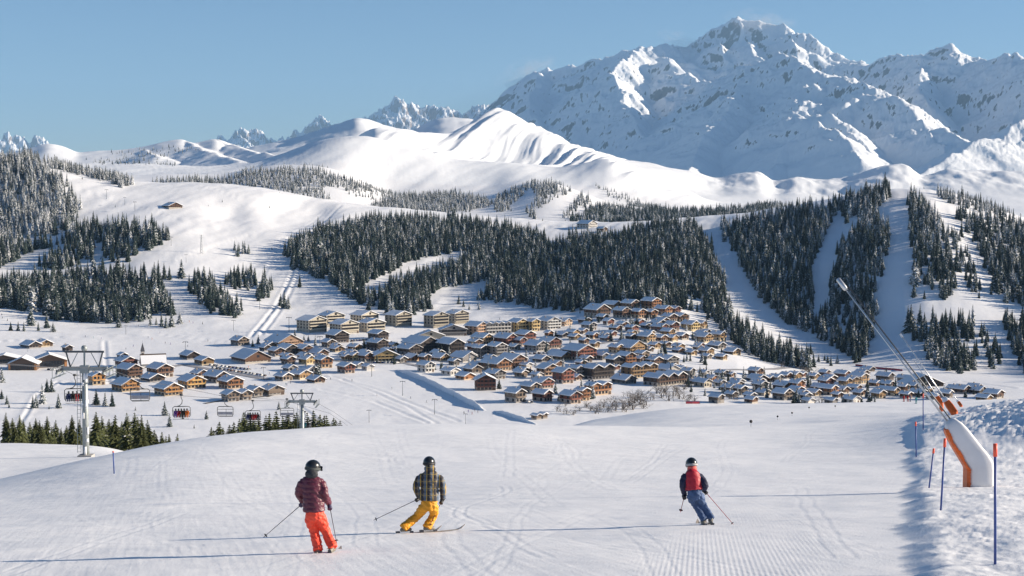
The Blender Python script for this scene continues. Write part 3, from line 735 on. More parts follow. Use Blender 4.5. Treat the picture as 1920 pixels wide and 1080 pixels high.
# where the woods stand: outline (photo column, row of the stems' feet), depth range, spacing, tree height, kind, zone
WOODS = [
    ('c', [(528, 482), (556, 456), (600, 440), (640, 428), (700, 415), (840, 415), (960, 432), (1020, 447), (1075, 448), (1150, 452), (1190, 480), (1240, 520), (1285, 556), (1300, 582), (1255, 578), (1172, 566), (1100, 582), (1050, 584), (1000, 574), (940, 566), (880, 562), (840, 572), (790, 584), (705, 580), (655, 560), (640, 545), (600, 524), (556, 500)], (1420, 2350), 4.8, (12, 19), 'dark', 'big wood above the village'),
    ('d', [(1150, 452), (1180, 438), (1230, 425), (1300, 424), (1330, 470), (1352, 520), (1366, 580), (1385, 612), (1420, 640), (1480, 668), (1532, 690), (1515, 694), (1440, 680), (1390, 658), (1350, 610), (1310, 582), (1285, 540), (1225, 500)], (1350, 2300), 4.8, (12, 19), 'dark', 'strip of wood between the village and the narrow piste'),
    ('e', [(1350, 432), (1420, 412), (1500, 398), (1560, 386), (1640, 364), (1668, 360), (1662, 378), (1636, 402), (1662, 430), (1668, 470), (1640, 545), (1640, 600), (1625, 660), (1606, 680), (1575, 655), (1478, 604), (1428, 564), (1402, 525), (1376, 470)], (1300, 2200), 4.8, (12, 19), 'dark', 'steep wood between the narrow and the wide piste'),
    ('f', [(1702, 372), (1732, 374), (1762, 422), (1792, 492), (1796, 556), (1768, 562), (1708, 558), (1716, 500), (1708, 430)], (1400, 2200), 5.6, (12, 18), 'dark', 'narrow wood between two pistes on the steep slope'),
    ('g', [(1778, 438), (1796, 440), (1842, 560), (1822, 560)], (1400, 2200), 5.5, (10, 16), 'dark', 'thin row of spruces dividing two steep pistes'),
    ('h', [(1792, 408), (1850, 408), (1920, 425), (2080, 450), (2080, 610), (1920, 575), (1868, 562), (1840, 480)], (1350, 2200), 6.0, (12, 19), 'dark', 'wood on the steep slope by the picture\'s right edge'),
    ('i', [(1882, 600), (1925, 610), (2040, 650), (2040, 720), (1925, 700), (1890, 655)], (1200, 1800), 6.0, (12, 18), 'dark', 'low wood at the foot of the right slope'),
    ('j', [(1700, 596), (1730, 604), (1770, 600), (1822, 610), (1836, 690), (1802, 700), (1762, 690), (1718, 655)], (1250, 1800), 6.5, (13, 20), 'dark', 'tall clump of spruces at the foot of the wide piste'),
    ('k', [(1832, 620), (1852, 625), (1882, 690), (1856, 692)], (1250, 1800), 6.0, (11, 16), 'dark', 'small clump right of the tall clump below the pistes'),
    ('l', [(1752, 362), (1800, 372), (1860, 392), (1895, 408), (1850, 402), (1790, 386)], (1800, 2150), 6.0, (9, 13), 'frost', 'frosted trees on the crest of the right slope'),
    ('m', [(-80, 300), (0, 304), (60, 300), (108, 335), (150, 378), (152, 405), (120, 428), (60, 446), (0, 466), (-80, 480)], (1600, 2350), 6.2, (12, 18), 'frost', 'frosted wood on the left hill'),
    ('n', [(80, 300), (135, 305), (190, 325), (252, 346), (236, 352), (150, 328), (100, 318)], (2000, 2420), 6.0, (10, 15), 'frost', 'frosted trees along the left skyline'),
    ('o', [(-80, 480), (0, 476), (60, 456), (130, 418), (172, 432), (178, 488), (120, 505), (60, 502), (-80, 510)], (1550, 2100), 6.0, (12, 18), 'dark', 'dark belt of spruces below the frosted wood'),
    ('p', [(170, 430), (220, 428), (285, 432), (320, 446), (290, 464), (240, 490), (195, 486)], (1500, 2100), 6.0, (12, 18), 'dark', 'square wood on the left snowfield'),
    ('q', [(-80, 530), (0, 530), (100, 528), (170, 512), (250, 524), (300, 528), (322, 594), (256, 604), (160, 606), (95, 598), (80, 584), (0, 578), (-80, 580)], (1300, 1900), 6.0, (12, 19), 'dark', 'lower left wood above the nursery slope'),
    ('r', [(352, 548), (372, 518), (392, 528), (412, 556), (452, 588), (440, 598), (392, 582)], (1350, 1900), 6.0, (12, 18), 'dark', 'slanting clump left of the drag lift'),
    ('s', [(420, 530), (450, 508), (478, 510), (484, 536), (455, 548)], (1350, 1950), 6.0, (12, 17), 'dark', 'round clump beside the drag lift'),
    ('t', [(480, 556), (496, 530), (512, 536), (510, 560), (490, 572)], (1350, 1900), 6.0, (12, 17), 'dark', 'slim clump right of the drag lift'),
    ('u', [(436, 468), (452, 466), (468, 474), (456, 482), (440, 480)], (1500, 2050), 6.0, (11, 15), 'dark', 'tiny grove in the snowy hollow'),
    ('v', [(556, 450), (590, 438), (620, 424), (640, 424), (600, 448), (570, 458)], (1700, 2250), 6.5, (10, 15), 'dark', 'upper left tip of the big wood'),
    ('w', [(276, 342), (340, 338), (430, 336), (462, 324), (540, 318), (600, 320), (640, 334), (700, 356), (690, 362), (640, 352), (600, 352), (622, 378), (560, 370), (480, 350), (350, 348)], (2800, 4100), 8.5, (10, 15), 'frost', 'frosted wood on the far dome'),
    ('x', [(690, 392), (740, 372), (850, 366), (900, 372), (930, 385), (880, 396), (800, 400), (740, 398)], (2700, 3800), 7.5, (11, 16), 'frost', 'far wood left of the dome with huts'),
    ('y', [(930, 372), (1000, 345), (1040, 348), (1070, 360), (1108, 376), (1090, 390), (1060, 410), (1000, 412), (985, 398), (1010, 380), (990, 368), (960, 395), (925, 400)], (2700, 3800), 9.0, (11, 16), 'frost', 'frosted dome wood with clearings'),
    ('z', [(1062, 416), (1120, 388), (1190, 394), (1300, 398), (1400, 394), (1450, 386), (1490, 384), (1400, 406), (1300, 412), (1180, 420)], (2600, 3700), 7.5, (11, 16), 'dark', 'far wood behind the mid ridge'),
    ('A', [(160, 300), (230, 296), (300, 300), (340, 312), (280, 316), (200, 312)], (5000, 7000), 30, (9, 14), 'dark', 'scattered trees on the far left hills'),
    ('B', [(190, 290), (330, 275), (380, 282), (300, 296)], (5800, 7200), 30, (9, 14), 'dark', 'scattered trees on the far left hills'),
    ('C', [(1110, 345), (1160, 362), (1240, 392), (1200, 392), (1140, 368)], (3500, 5200), 14, (9, 14), 'frost', 'row of frosted trees under the shaded knoll'),
    ('D', [(640, 338), (700, 352), (760, 372), (700, 376), (640, 360)], (2900, 4300), 18, (8, 13), 'frost', 'loose trees beside the far dome'),
]
CLEARINGS = [[(752, 506), (770, 494), (860, 482), (872, 490), (800, 508)], [(800, 566), (830, 548), (900, 540), (905, 552), (850, 568)], [(680, 540), (720, 522), (762, 512), (765, 522), (700, 546)],
             [(1528, 500), (1545, 470), (1566, 440), (1575, 450), (1560, 500), (1545, 545), (1532, 548)], [(1555, 445), (1600, 420), (1612, 426), (1570, 460)], [(960, 385), (990, 366), (1000, 372), (972, 392)],
             [(1012, 395), (1050, 378), (1082, 372), (1060, 395), (1030, 408)], [(1020, 443), (1050, 440), (1062, 452), (1035, 458)], [(60, 450), (110, 440), (150, 425), (152, 432), (100, 452)], [(0, 500), (60, 480), (110, 470), (112, 478), (40, 505)]]
CLEARINGS = [[(sum(q[0] for q in c) / len(c) + (p[0] - sum(q[0] for q in c) / len(c)) * 1.3, sum(q[1] for q in c) / len(c) + (p[1] - sum(q[1] for q in c) / len(c)) * 1.9) for p in c] for c in CLEARINGS]
trng = np.random.default_rng(77)
BIGGER = ('frosted wood on the left hill', 'dark belt of spruces below the frosted wood', 'square wood on the left snowfield', 'lower left wood above the nursery slope')
TREES = []   # x, y, z, height, rotation, kind, zone
for (wid, poly, (da, db), sp, (ha, hb), kind, zone) in WOODS:
    pxs = [p[0] for p in poly]
    s0, s1 = s_of(min(pxs)), s_of(max(pxs))
    area = 0.5 * (s1 - s0) * (db ** 2 - da ** 2)
    n = int(area / (sp * sp))
    d = np.sqrt(trng.uniform(da ** 2, db ** 2, n)); X = trng.uniform(s0, s1, n) * d
    # jittered thinning keeps stems apart
    cell = set(); keep = np.zeros(n, bool)
    Z = ground(X, d)
    px, py = project(X, d, Z)
    ok = in_poly(px + trng.normal(0, 3.0, n), py + trng.normal(0, 1.5, n), poly)
    for c in CLEARINGS: ok &= ~in_poly(px, py, c)
    FR = fbm(X / 90.0, d / 90.0, 3, 150)
    dens = fbm(X / 60.0, d / 60.0, 2, 140)
    ok &= trng.uniform(0, 1, n) < np.clip(0.95 + 0.9 * dens, 0.12, 1)
    for i in np.where(ok)[0]:
        key = (int(X[i] / (sp * .7)), int(d[i] / (sp * .7)))
        if key in cell: continue
        cell.add(key); keep[i] = True
    for i in np.where(keep)[0]:
        h = trng.uniform(ha, hb) * (0.55 + 0.62 * trng.random() ** 0.6) * (1.25 if trng.random() < 0.06 else 1) * (1.16 if zone in BIGGER else 1.0)
        k = kind
        if kind == 'dark' and trng.random() < np.clip((Z[i] + 90) / 130.0 + 0.5 * FR[i], 0.04, 0.75): k = 'frost'
        TREES.append([X[i], d[i], Z[i], h, trng.uniform(0, 6.28), k, zone])
N_WOOD = len(TREES)
SCRUB = []
for k in range(900):
    d_ = math.sqrt(trng.uniform(1450 ** 2, 3000 ** 2)); px_ = trng.uniform(-20, 1940); s_ = s_of(px_)
    z_ = float(ground(np.array([s_ * d_]), np.array([d_]))[0])
    if float(fbm(np.array([s_ * d_ / 70.0]), np.array([d_ / 70.0]), 3, 160)[0]) > 0.12:
        SCRUB.append([s_ * d_, d_, z_ - .1, trng.uniform(1.0, 4.5), trng.uniform(0, 6.28), 'dark' if trng.random() < .6 else 'frost', 'scrub'])

VILLAGE_TREES = []
# single trees and small groups: (column, row of the foot, height in photo px, kind, zone, depth range)
SINGLE = []
def singles(zone, kind, pts, dr=(820, 2400)):
    for p in pts: SINGLE.append((p[0], p[1], p[2], kind, zone, dr))
singles('spruce on the slope between pylon and golden chalets', 'dark', [(88, 735, 26), (97, 735, 27), (80, 757, 38), (68, 765, 28), (62, 765, 24), (3, 717, 30), (3, 748, 18), (13, 758, 18), (17, 764, 9), (110, 765, 28), (181, 759, 30), (197, 761, 27), (211, 762, 28), (92, 767, 7), (309, 779, 27), (318, 800, 26), (319, 800, 20), (387, 786, 17), (254, 770, 8), (343, 786, 10), (364, 803, 8), (523, 768, 16)])
singles('lone spruce on the nursery slope below the lower left wood', 'dark', [(58, 610, 38), (88, 615, 30), (100, 622, 18), (72, 620, 17), (20, 620, 17), (34, 620, 18), (45, 621, 19), (223, 614, 26), (282, 610, 20), (293, 609, 15), (303, 612, 26), (311, 615, 24), (322, 613, 32), (337, 607, 22), (395, 588, 18), (416, 590, 40), (444, 590, 42), (430, 588, 36)], (1150, 1800))
singles('lone spruce between drag lift and upper apartment blocks', 'dark', [(533, 577, 32), (526, 574, 24), (540, 579, 26), (562, 538, 24), (587, 510, 14), (340, 520, 34), (308, 522, 30), (318, 524, 26), (690, 582, 18), (550, 505, 22), (600, 430, 18), (618, 422, 16)], (1300, 2300))
singles('spruce standing behind the upper apartment blocks', 'dark', [(725, 590, 30), (735, 592, 34), (730, 588, 26), (758, 590, 24), (768, 588, 28), (776, 590, 24), (692, 582, 17), (860, 570, 18), (869, 575, 15), (880, 580, 12), (899, 580, 14), (811, 580, 10)], (1380, 1750))
singles('spruce among the chalets in the middle of the village', 'dark', [(745, 657, 18), (822, 665, 24), (828, 668, 22), (842, 668, 20), (990, 622, 16), (1042, 632, 14), (1069, 614, 9), (1145, 640, 20), (1165, 640, 24), (1170, 641, 18), (1183, 610, 22), (1187, 612, 18), (1194, 633, 14), (1215, 618, 14), (1229, 606, 10), (1212, 600, 12), (1284, 606, 14), (1246, 665, 28), (1240, 666, 20), (1270, 657, 16), (1284, 663, 12), (1304, 648, 16), (1316, 680, 22), (1322, 684, 18), (1353, 660, 10), (1340, 670, 10), (1175, 618, 12), (1258, 684, 14), (1320, 668, 12), (467, 646, 10), (474, 650, 14), (484, 645, 18), (553, 630, 14), (578, 640, 12), (570, 640, 14), (597, 704, 30), (590, 700, 22)], (1080, 1700))
singles('spruce in front of the red chalets at the village edge', 'dark', [(936, 729, 20), (1041, 738, 22), (1105, 748, 30), (1112, 747, 26), (1048, 752, 16), (1090, 724, 14)], (950, 1300))
singles('spruce among the houses of the lower right village', 'dark', [(1314, 709, 20), (1328, 706, 14), (1334, 706, 12), (1348, 718, 22), (1355, 720, 28), (1365, 722, 24), (1378, 716, 18), (1398, 711, 14), (1290, 725, 22), (1296, 735, 20), (1322, 742, 16), (1444, 735, 24), (1436, 738, 22), (1493, 756, 30), (1488, 757, 24), (1498, 757, 22), (1515, 727, 24), (1520, 726, 18), (1628, 755, 18), (1615, 755, 16), (1634, 752, 14), (1580, 740, 14), (1548, 714, 12), (1810, 745, 16), (1626, 727, 18), (1580, 756, 14), (1630, 757, 20), (1640, 757, 16), (1600, 752, 10), (1722, 745, 16)], (900, 1500))
singles('spruce below the strip of wood above the right village', 'dark', [(1535, 678, 14), (1552, 680, 14), (1570, 682, 18), (1558, 686, 20), (1546, 676, 12), (1520, 664, 20), (1508, 672, 18), (1495, 668, 16), (1480, 660, 22)], (1200, 1700))
# nearest row: olive spruces below the piste edge and round the lift
rr = random.Random(9)
near = []
for px, top in [(2, 772), (14, 782), (28, 776), (48, 790), (66, 786), (80, 778), (96, 786), (128, 776), (118, 796), (140, 784), (172, 770), (184, 778), (196, 784), (208, 776), (222, 788), (232, 772), (246, 772), (252, 780), (262, 790), (270, 786), (282, 804), (296, 808), (312, 812), (326, 812), (54, 800), (106, 800), (160, 800), (216, 800), (240, 800), (8, 790), (36, 784), (58, 782), (72, 794), (90, 798), (178, 790), (202, 790), (228, 780), (258, 776), (274, 794), (190, 796), (20, 796), (288, 812), (304, 816)]:
    near.append((px, top, rr.uniform(255, 330)))
mid = []
for px, top in [(412, 800), (424, 796), (432, 790), (442, 784), (452, 772), (466, 772), (474, 780), (482, 776), (492, 778), (500, 774), (508, 782), (516, 770), (526, 778), (534, 772), (546, 776), (556, 772), (574, 772), (584, 768), (594, 776), (602, 778), (610, 778), (620, 782), (627, 786), (632, 788), (390, 800), (404, 790), (395, 806)]:
    mid.append((px, top, rr.uniform(330, 440)))

for (px, py, hp, kind, zone, dr) in SINGLE:
    p = land(px, py, *dr)
    TREES.append([p.x, p.y, p.z, hp * p.y / F_PX, rr.uniform(0, 6.28), kind, zone])
q7 = random.Random(71)
for poly, n in (([(560, 640), (1340, 630), (1390, 668), (1280, 705), (1100, 722), (900, 705), (620, 690)], 90), ([(1285, 700), (1660, 705), (1850, 735), (1850, 752), (1300, 745)], 70), ([(1100, 570), (1330, 590), (1345, 640), (1080, 640)], 40)):
    xs_, ys_ = [p[0] for p in poly], [p[1] for p in poly]
    for _ in range(n):
        px, py = q7.uniform(min(xs_), max(xs_)), q7.uniform(min(ys_), max(ys_))
        if in_poly(np.array([px]), np.array([py]), poly)[0]:
            p = land(px, py, 900, 1700); VILLAGE_TREES.append([p.x, p.y, p.z, q7.uniform(5, 11), q7.uniform(0, 6.28), q7.choice(['dark', 'dark', 'frost']), 'village'])
for lst, zone in ((near, 'olive green spruce in the row behind the near lift pylon'), (mid, 'olive spruce in the row behind the second lift pylon')):
    for (px, top, d) in lst:
        p = at_depth(px, d)
        zt = ray(px, top)[1] * d
        TREES.append([p.x, p.y, p.z - 0.2, max(2.5, zt - p.z), rr.uniform(0, 6.28), 'near', zone])

ORD = ['zeroth', 'first', 'second', 'third', 'fourth', 'fifth', 'sixth', 'seventh', 'eighth', 'ninth', 'tenth', 'eleventh', 'twelfth', 'thirteenth', 'fourteenth', 'fifteenth', 'sixteenth', 'seventeenth', 'eighteenth', 'nineteenth', 'twentieth']
TENS = ['', '', 'twenty', 'thirty', 'forty', 'fifty', 'sixty', 'seventy', 'eighty', 'ninety']
def ordinal(n):
    if n <= 20: return ORD[n]
    if n >= 100: return 'hundred and ' + ordinal(n - 100)
    if n % 10 == 0: return TENS[n // 10][:-1] + 'ieth'
    return TENS[n // 10] + '-' + ORD[n % 10]

SHORT = {'strip of wood between the village and the narrow piste': 'strip of wood between village and narrow piste', 'steep wood between the narrow and the wide piste': 'wood between narrow and wide piste',
         "wood on the steep slope by the picture's right edge": "steep wood by the picture's right edge", 'tall clump of spruces at the foot of the wide piste': 'tall clump at the foot of the wide piste', 'narrow wood between two pistes on the steep slope': 'narrow wood between two steep pistes'}
# the 300 that show largest stand as trees of their own, the others as one wood
size = np.array([t[3] / t[1] for t in TREES])
size[N_WOOD:] += 1.0
order = np.argsort(-size)
own = set(order[:300].tolist())
zones = {}
for i in sorted(own): zones.setdefault(TREES[i][6], []).append(i)
for zone, ids in zones.items():
    ids.sort(key=lambda i: TREES[i][0] / TREES[i][1])
    big = ids[0] < N_WOOD
    for k, i in enumerate(ids):
        x, y, z, h, rot, kind, _ = TREES[i]
        rt = empty('spruce_tree', (x, y, z), rot)
        if big:
            tag(rt, ordinal(k + 1) + ' edge spruce from left, ' + SHORT.get(zone, zone), 'tree', 'spruces at the edge of the ' + zone)
        else:
            tag(rt, zone + ', ' + ordinal(k + 1) + ' from left', 'tree', zone)
        ms = CROWNS[kind]
        w = rr.uniform(1.15, 1.6) if kind != 'near' else rr.uniform(1.1, 1.5)
        c = link('crown', ms[rr.randrange(len(ms))], rt); c.scale = (h * w, h * w, h)
        t = link('trunk', trunk_mesh, rt); t.scale = (h, h, h)

# the wood: one object, spruces set out on points
rest = [t for i, t in enumerate(TREES) if i not in own] + VILLAGE_TREES + SCRUB
protos = []
for k in ('dark', 'frost'):
    for me in CROWNS[k]:
        joined = bpy.data.meshes.new('spruce')
        bm = bmesh.new(); bm.from_mesh(me); bm.from_mesh(trunk_mesh); bm.to_mesh(joined); bm.free()
        joined.materials.append(me.materials[0])
        protos.append((k, bpy.data.objects.new('spruce_pattern', joined)))
kinds = {'dark': [i for i, p in enumerate(protos) if p[0] == 'dark'], 'frost': [i for i, p in enumerate(protos) if p[0] == 'frost'], 'near': [0]}
fm = bpy.data.meshes.new('forest')
fm.from_pydata([(t[0], t[1], t[2]) for t in rest], [], [])
at = fm.attributes.new('height', 'FLOAT', 'POINT'); at.data.foreach_set('value', [t[3] for t in rest])
at = fm.attributes.new('turn', 'FLOAT', 'POINT'); at.data.foreach_set('value', [t[4] for t in rest])
at = fm.attributes.new('pattern', 'INT', 'POINT'); at.data.foreach_set('value', [rr.choice(kinds[t[5]]) for t in rest])
forest = link('forest', fm)
tag(forest, 'dense snow-dusted spruce woods covering the slopes round the village', 'wood', None, 'stuff')
ng = bpy.data.node_groups.new('forest', 'GeometryNodeTree')
ng.interface.new_socket('Geometry', in_out='INPUT', socket_type='NodeSocketGeometry')
ng.interface.new_socket('Geometry', in_out='OUTPUT', socket_type='NodeSocketGeometry')
gi = ng.nodes.new('NodeGroupInput'); go = ng.nodes.new('NodeGroupOutput')
m2p = ng.nodes.new('GeometryNodeMeshToPoints')
iop = ng.nodes.new('GeometryNodeInstanceOnPoints'); iop.inputs['Pick Instance'].default_value = True
ng.links.new(gi.outputs[0], m2p.inputs['Mesh']); ng.links.new(m2p.outputs[0], iop.inputs['Points'])
g2i = ng.nodes.new('GeometryNodeGeometryToInstance')
for _, po in reversed(protos):
    oi = ng.nodes.new('GeometryNodeObjectInfo'); oi.inputs['Object'].default_value = po
    ng.links.new(oi.outputs['Geometry'], g2i.inputs[0])
jn = ng.nodes.new('GeometryNodeJoinGeometry')
for _, po in reversed(protos):
    pass
ng.nodes.remove(g2i)
for nd in [n for n in ng.nodes if n.bl_idname == 'GeometryNodeObjectInfo'][::1]:
    nd.inputs['As Instance'].default_value = True
    ng.links.new(nd.outputs['Geometry'], jn.inputs[0])
ng.links.new(jn.outputs[0], iop.inputs['Instance'])
def nattr(name, dt):
    n = ng.nodes.new('GeometryNodeInputNamedAttribute'); n.data_type = dt; n.inputs['Name'].default_value = name
    return n.outputs['Attribute']
ng.links.new(nattr('pattern', 'INT'), iop.inputs['Instance Index'])
cx = ng.nodes.new('ShaderNodeCombineXYZ'); ng.links.new(nattr('turn', 'FLOAT'), cx.inputs['Z'])
ng.links.new(cx.outputs[0], iop.inputs['Rotation'])
ng.links.new(nattr('height', 'FLOAT'), iop.inputs['Scale'])
ng.links.new(iop.outputs[0], go.inputs[0])
md = forest.modifiers.new('forest', 'NODES'); md.node_group = ng
print('trees', len(TREES), 'in wood', len(rest), {z: len(i) for z, i in zones.items()})
# ================================================================== VILLAGE
def paint_by_object(name, rough, grain, var=0.2, band=False):
    """Timber or render whose colour is the object's own colour."""
    m, nt, b = new_mat(name)
    info = N(nt, 'ShaderNodeObjectInfo'); tc = N(nt, 'ShaderNodeTexCoord')
    mp = N(nt, 'ShaderNodeMapping'); mp.inputs['Scale'].default_value = grain
    nt.links.new(tc.outputs['Object'], mp.inputs['Vector'])
    n = noise_node(nt, mp.outputs[0], 1.0, 4.0)
    v = math_node(nt, 'MULTIPLY_ADD', n.outputs['Fac'], 2 * var, 1 - var)
    cmb = N(nt, 'ShaderNodeCombineXYZ')
    for i in range(3): nt.links.new(v, cmb.inputs[i])
    col = mix_rgb(nt, 1.0, info.outputs['Color'], cmb.outputs[0], 'MULTIPLY')
    nt.links.new(col, b.inputs['Base Color']); b.inputs['Roughness'].default_value = rough
    b.inputs['Specular IOR Level'].default_value = 0.2
    return m
TIMBER = paint_by_object('timber_cladding', 0.75, (0.6, 0.6, 6.0), 0.3)
RENDER = paint_by_object('rendered_wall', 0.85, (0.4, 0.4, 0.4), 0.12)
ROOF_WOOD = plain('roof_boards', (0.085, 0.055, 0.04), 0.8, var=0.3)
ROOF_SNOW = snow_material('roof_snow', False)
GLASS = plain('window_glass', (0.018, 0.022, 0.03), 0.12, var=0.3, scale=0.4)
CURTAIN = plain('shutter_wood', (0.07, 0.04, 0.025), 0.7)
METAL = plain('galvanised_steel', (0.33, 0.35, 0.36), 0.5, 0.6, 0.18)

COLOURS = {'gold': ((0.46, 0.235, 0.085), (0.42, 0.34, 0.24)), 'brown': ((0.12, 0.065, 0.042), (0.42, 0.38, 0.33)), 'red': ((0.17, 0.065, 0.046), (0.40, 0.33, 0.28)), 'dark': ((0.05, 0.038, 0.034), (0.25, 0.24, 0.24)),
           'ochre': ((0.27, 0.17, 0.085), (0.52, 0.43, 0.30)), 'cream': ((0.50, 0.45, 0.36), (0.45, 0.42, 0.37)), 'grey': ((0.20, 0.19, 0.185), (0.36, 0.34, 0.32)), 'peach': ((0.42, 0.27, 0.18), (0.56, 0.42, 0.31)),
           'white': ((0.55, 0.52, 0.48), (0.60, 0.58, 0.55)), 'orange': ((0.27, 0.125, 0.058), (0.50, 0.38, 0.27)), 'stone': ((0.17, 0.13, 0.10), (0.30, 0.28, 0.26)), 'yellow': ((0.44, 0.32, 0.15), (0.55, 0.45, 0.28))}
CNAME = {'gold': 'golden timber', 'brown': 'brown timber', 'red': 'reddish brown', 'dark': 'dark brown', 'ochre': 'ochre', 'cream': 'cream coloured', 'grey': 'grey', 'peach': 'peach coloured', 'white': 'white rendered', 'orange': 'orange timber', 'stone': 'stone and timber', 'yellow': 'yellow'}
vr = random.Random(31)
WIN_CACHE = {}
def win_mesh(w, h):
    k = (round(w, 1), round(h, 1))
    if k not in WIN_CACHE:
        mb = MB(); w, h = k
        mb.box(-w / 2, w / 2, -0.05, 0.02, 0, h, 0)
        mb.box(-w / 2 - .1, -w / 2, -0.1, 0.02, -.1, h + .1, 1); mb.box(w / 2, w / 2 + .1, -0.1, 0.02, -.1, h + .1, 1); mb.box(-.05, .05, -0.09, 0.02, 0, h, 1)
        WIN_CACHE[k] = mb.me('window', [GLASS, CURTAIN])
    return WIN_CACHE[k]

def gable_roof(mb, x0, x1, y0, y1, ze, rise, over, front, th, mi=0):
    """Two sloping slabs over a gable running along y; eaves overhang."""
    xm = (x0 + x1) / 2; k = rise / (xm - x0)
    xa, xb = x0 - over, x1 + over; za = ze - k * over
    ya, yb = y0 - front, y1 + front
    zr = ze + rise
    for (xe) in (xa, xb):
        v = [(xe, ya, za), (xm, ya, zr), (xm, yb, zr), (xe, yb, za), (xe, ya, za + th), (xm, ya, zr + th), (xm, yb, zr + th), (xe, yb, za + th)]
        f = [(0, 1, 2, 3), (7, 6, 5, 4), (0, 4, 5, 1), (3, 2, 6, 7), (0, 3, 7, 4)]
        if xe == xb: f = [tuple(reversed(q)) for q in f]
        mb.mesh(v, f, mi)

def gable_snow(mb, x0, x1, y0, y1, ze, rise, over, front, th, lift, seed):
    """Blanket of snow on the roof, thick in the middle and rounded at the edges."""
    r = random.Random(seed)
    xm = (x0 + x1) / 2; k = rise / (xm - x0)
    xa, xb = x0 - over + .08, x1 + over - .08; ya, yb = y0 - front + .1, y1 + front - .1
    xs = [xa, xa + .3, (xa + xm) / 2, xm, (xb + xm) / 2, xb - .3, xb]
    ys = [ya, ya + .35, (ya + yb) / 2, yb - .35, yb]
    def zroof(x): return ze + rise - k * abs(x - xm) + lift
    V = []; Fq = []
    for j, y in enumerate(ys):
        for i, x in enumerate(xs):
            edge = min(i, 6 - i, j, 4 - j)
            t = th * (0.28 if edge == 0 else 1.0) * r.uniform(0.85, 1.15)
            V.append((x, y, zroof(x) + t * (0.85 if i == 3 else 1)))
    for j in range(4):
        for i in range(6):
            a = j * 7 + i; Fq.append((a, a + 1, a + 8, a + 7))
    n0 = len(V)
    rim = [i for i in range(7)] + [7 * j + 6 for j in range(1, 5)] + [28 + i for i in range(5, -1, -1)] + [7 * j for j in range(3, 0, -1)]
    for i in rim: V.append((V[i][0], V[i][1], zroof(V[i][0])))
    for q in range(len(rim)):
        q2 = (q + 1) % len(rim); Fq.append((rim[q], n0 + q, n0 + q2, rim[q2]))
    mb.mesh(V, Fq, 0)

def add_windows(root, spots, ww, wh, single):
    """spots: (x, y, z, turn). Each pane an object of its own on the large houses, one joined part on the tiny ones."""
    me = win_mesh(ww, wh)
    if single:
        for (x, y, z, a) in spots:
            o = link('window', me, root); o.location = (x, y, z); o.rotation_euler = (0, 0, a)
    elif spots:
        mb = MB()
        for (x, y, z, a) in spots:
            c, s = math.cos(a), math.sin(a)
            def T(p): return (x + c * p[0] - s * p[1], y + s * p[0] + c * p[1], z + p[2])
            mb.mesh([T(p) for p in [(-ww / 2, -.06, 0), (ww / 2, -.06, 0), (ww / 2, -.06, wh), (-ww / 2, -.06, wh), (-ww / 2, .02, 0), (ww / 2, .02, 0), (ww / 2, .02, wh), (-ww / 2, .02, wh)]],
                    [(0, 1, 2, 3), (4, 0, 3, 7), (1, 5, 6, 2), (3, 2, 6, 7), (4, 5, 1, 0)])
        tag(mb.build('windows', GLASS, root), None, None, None, 'stuff')

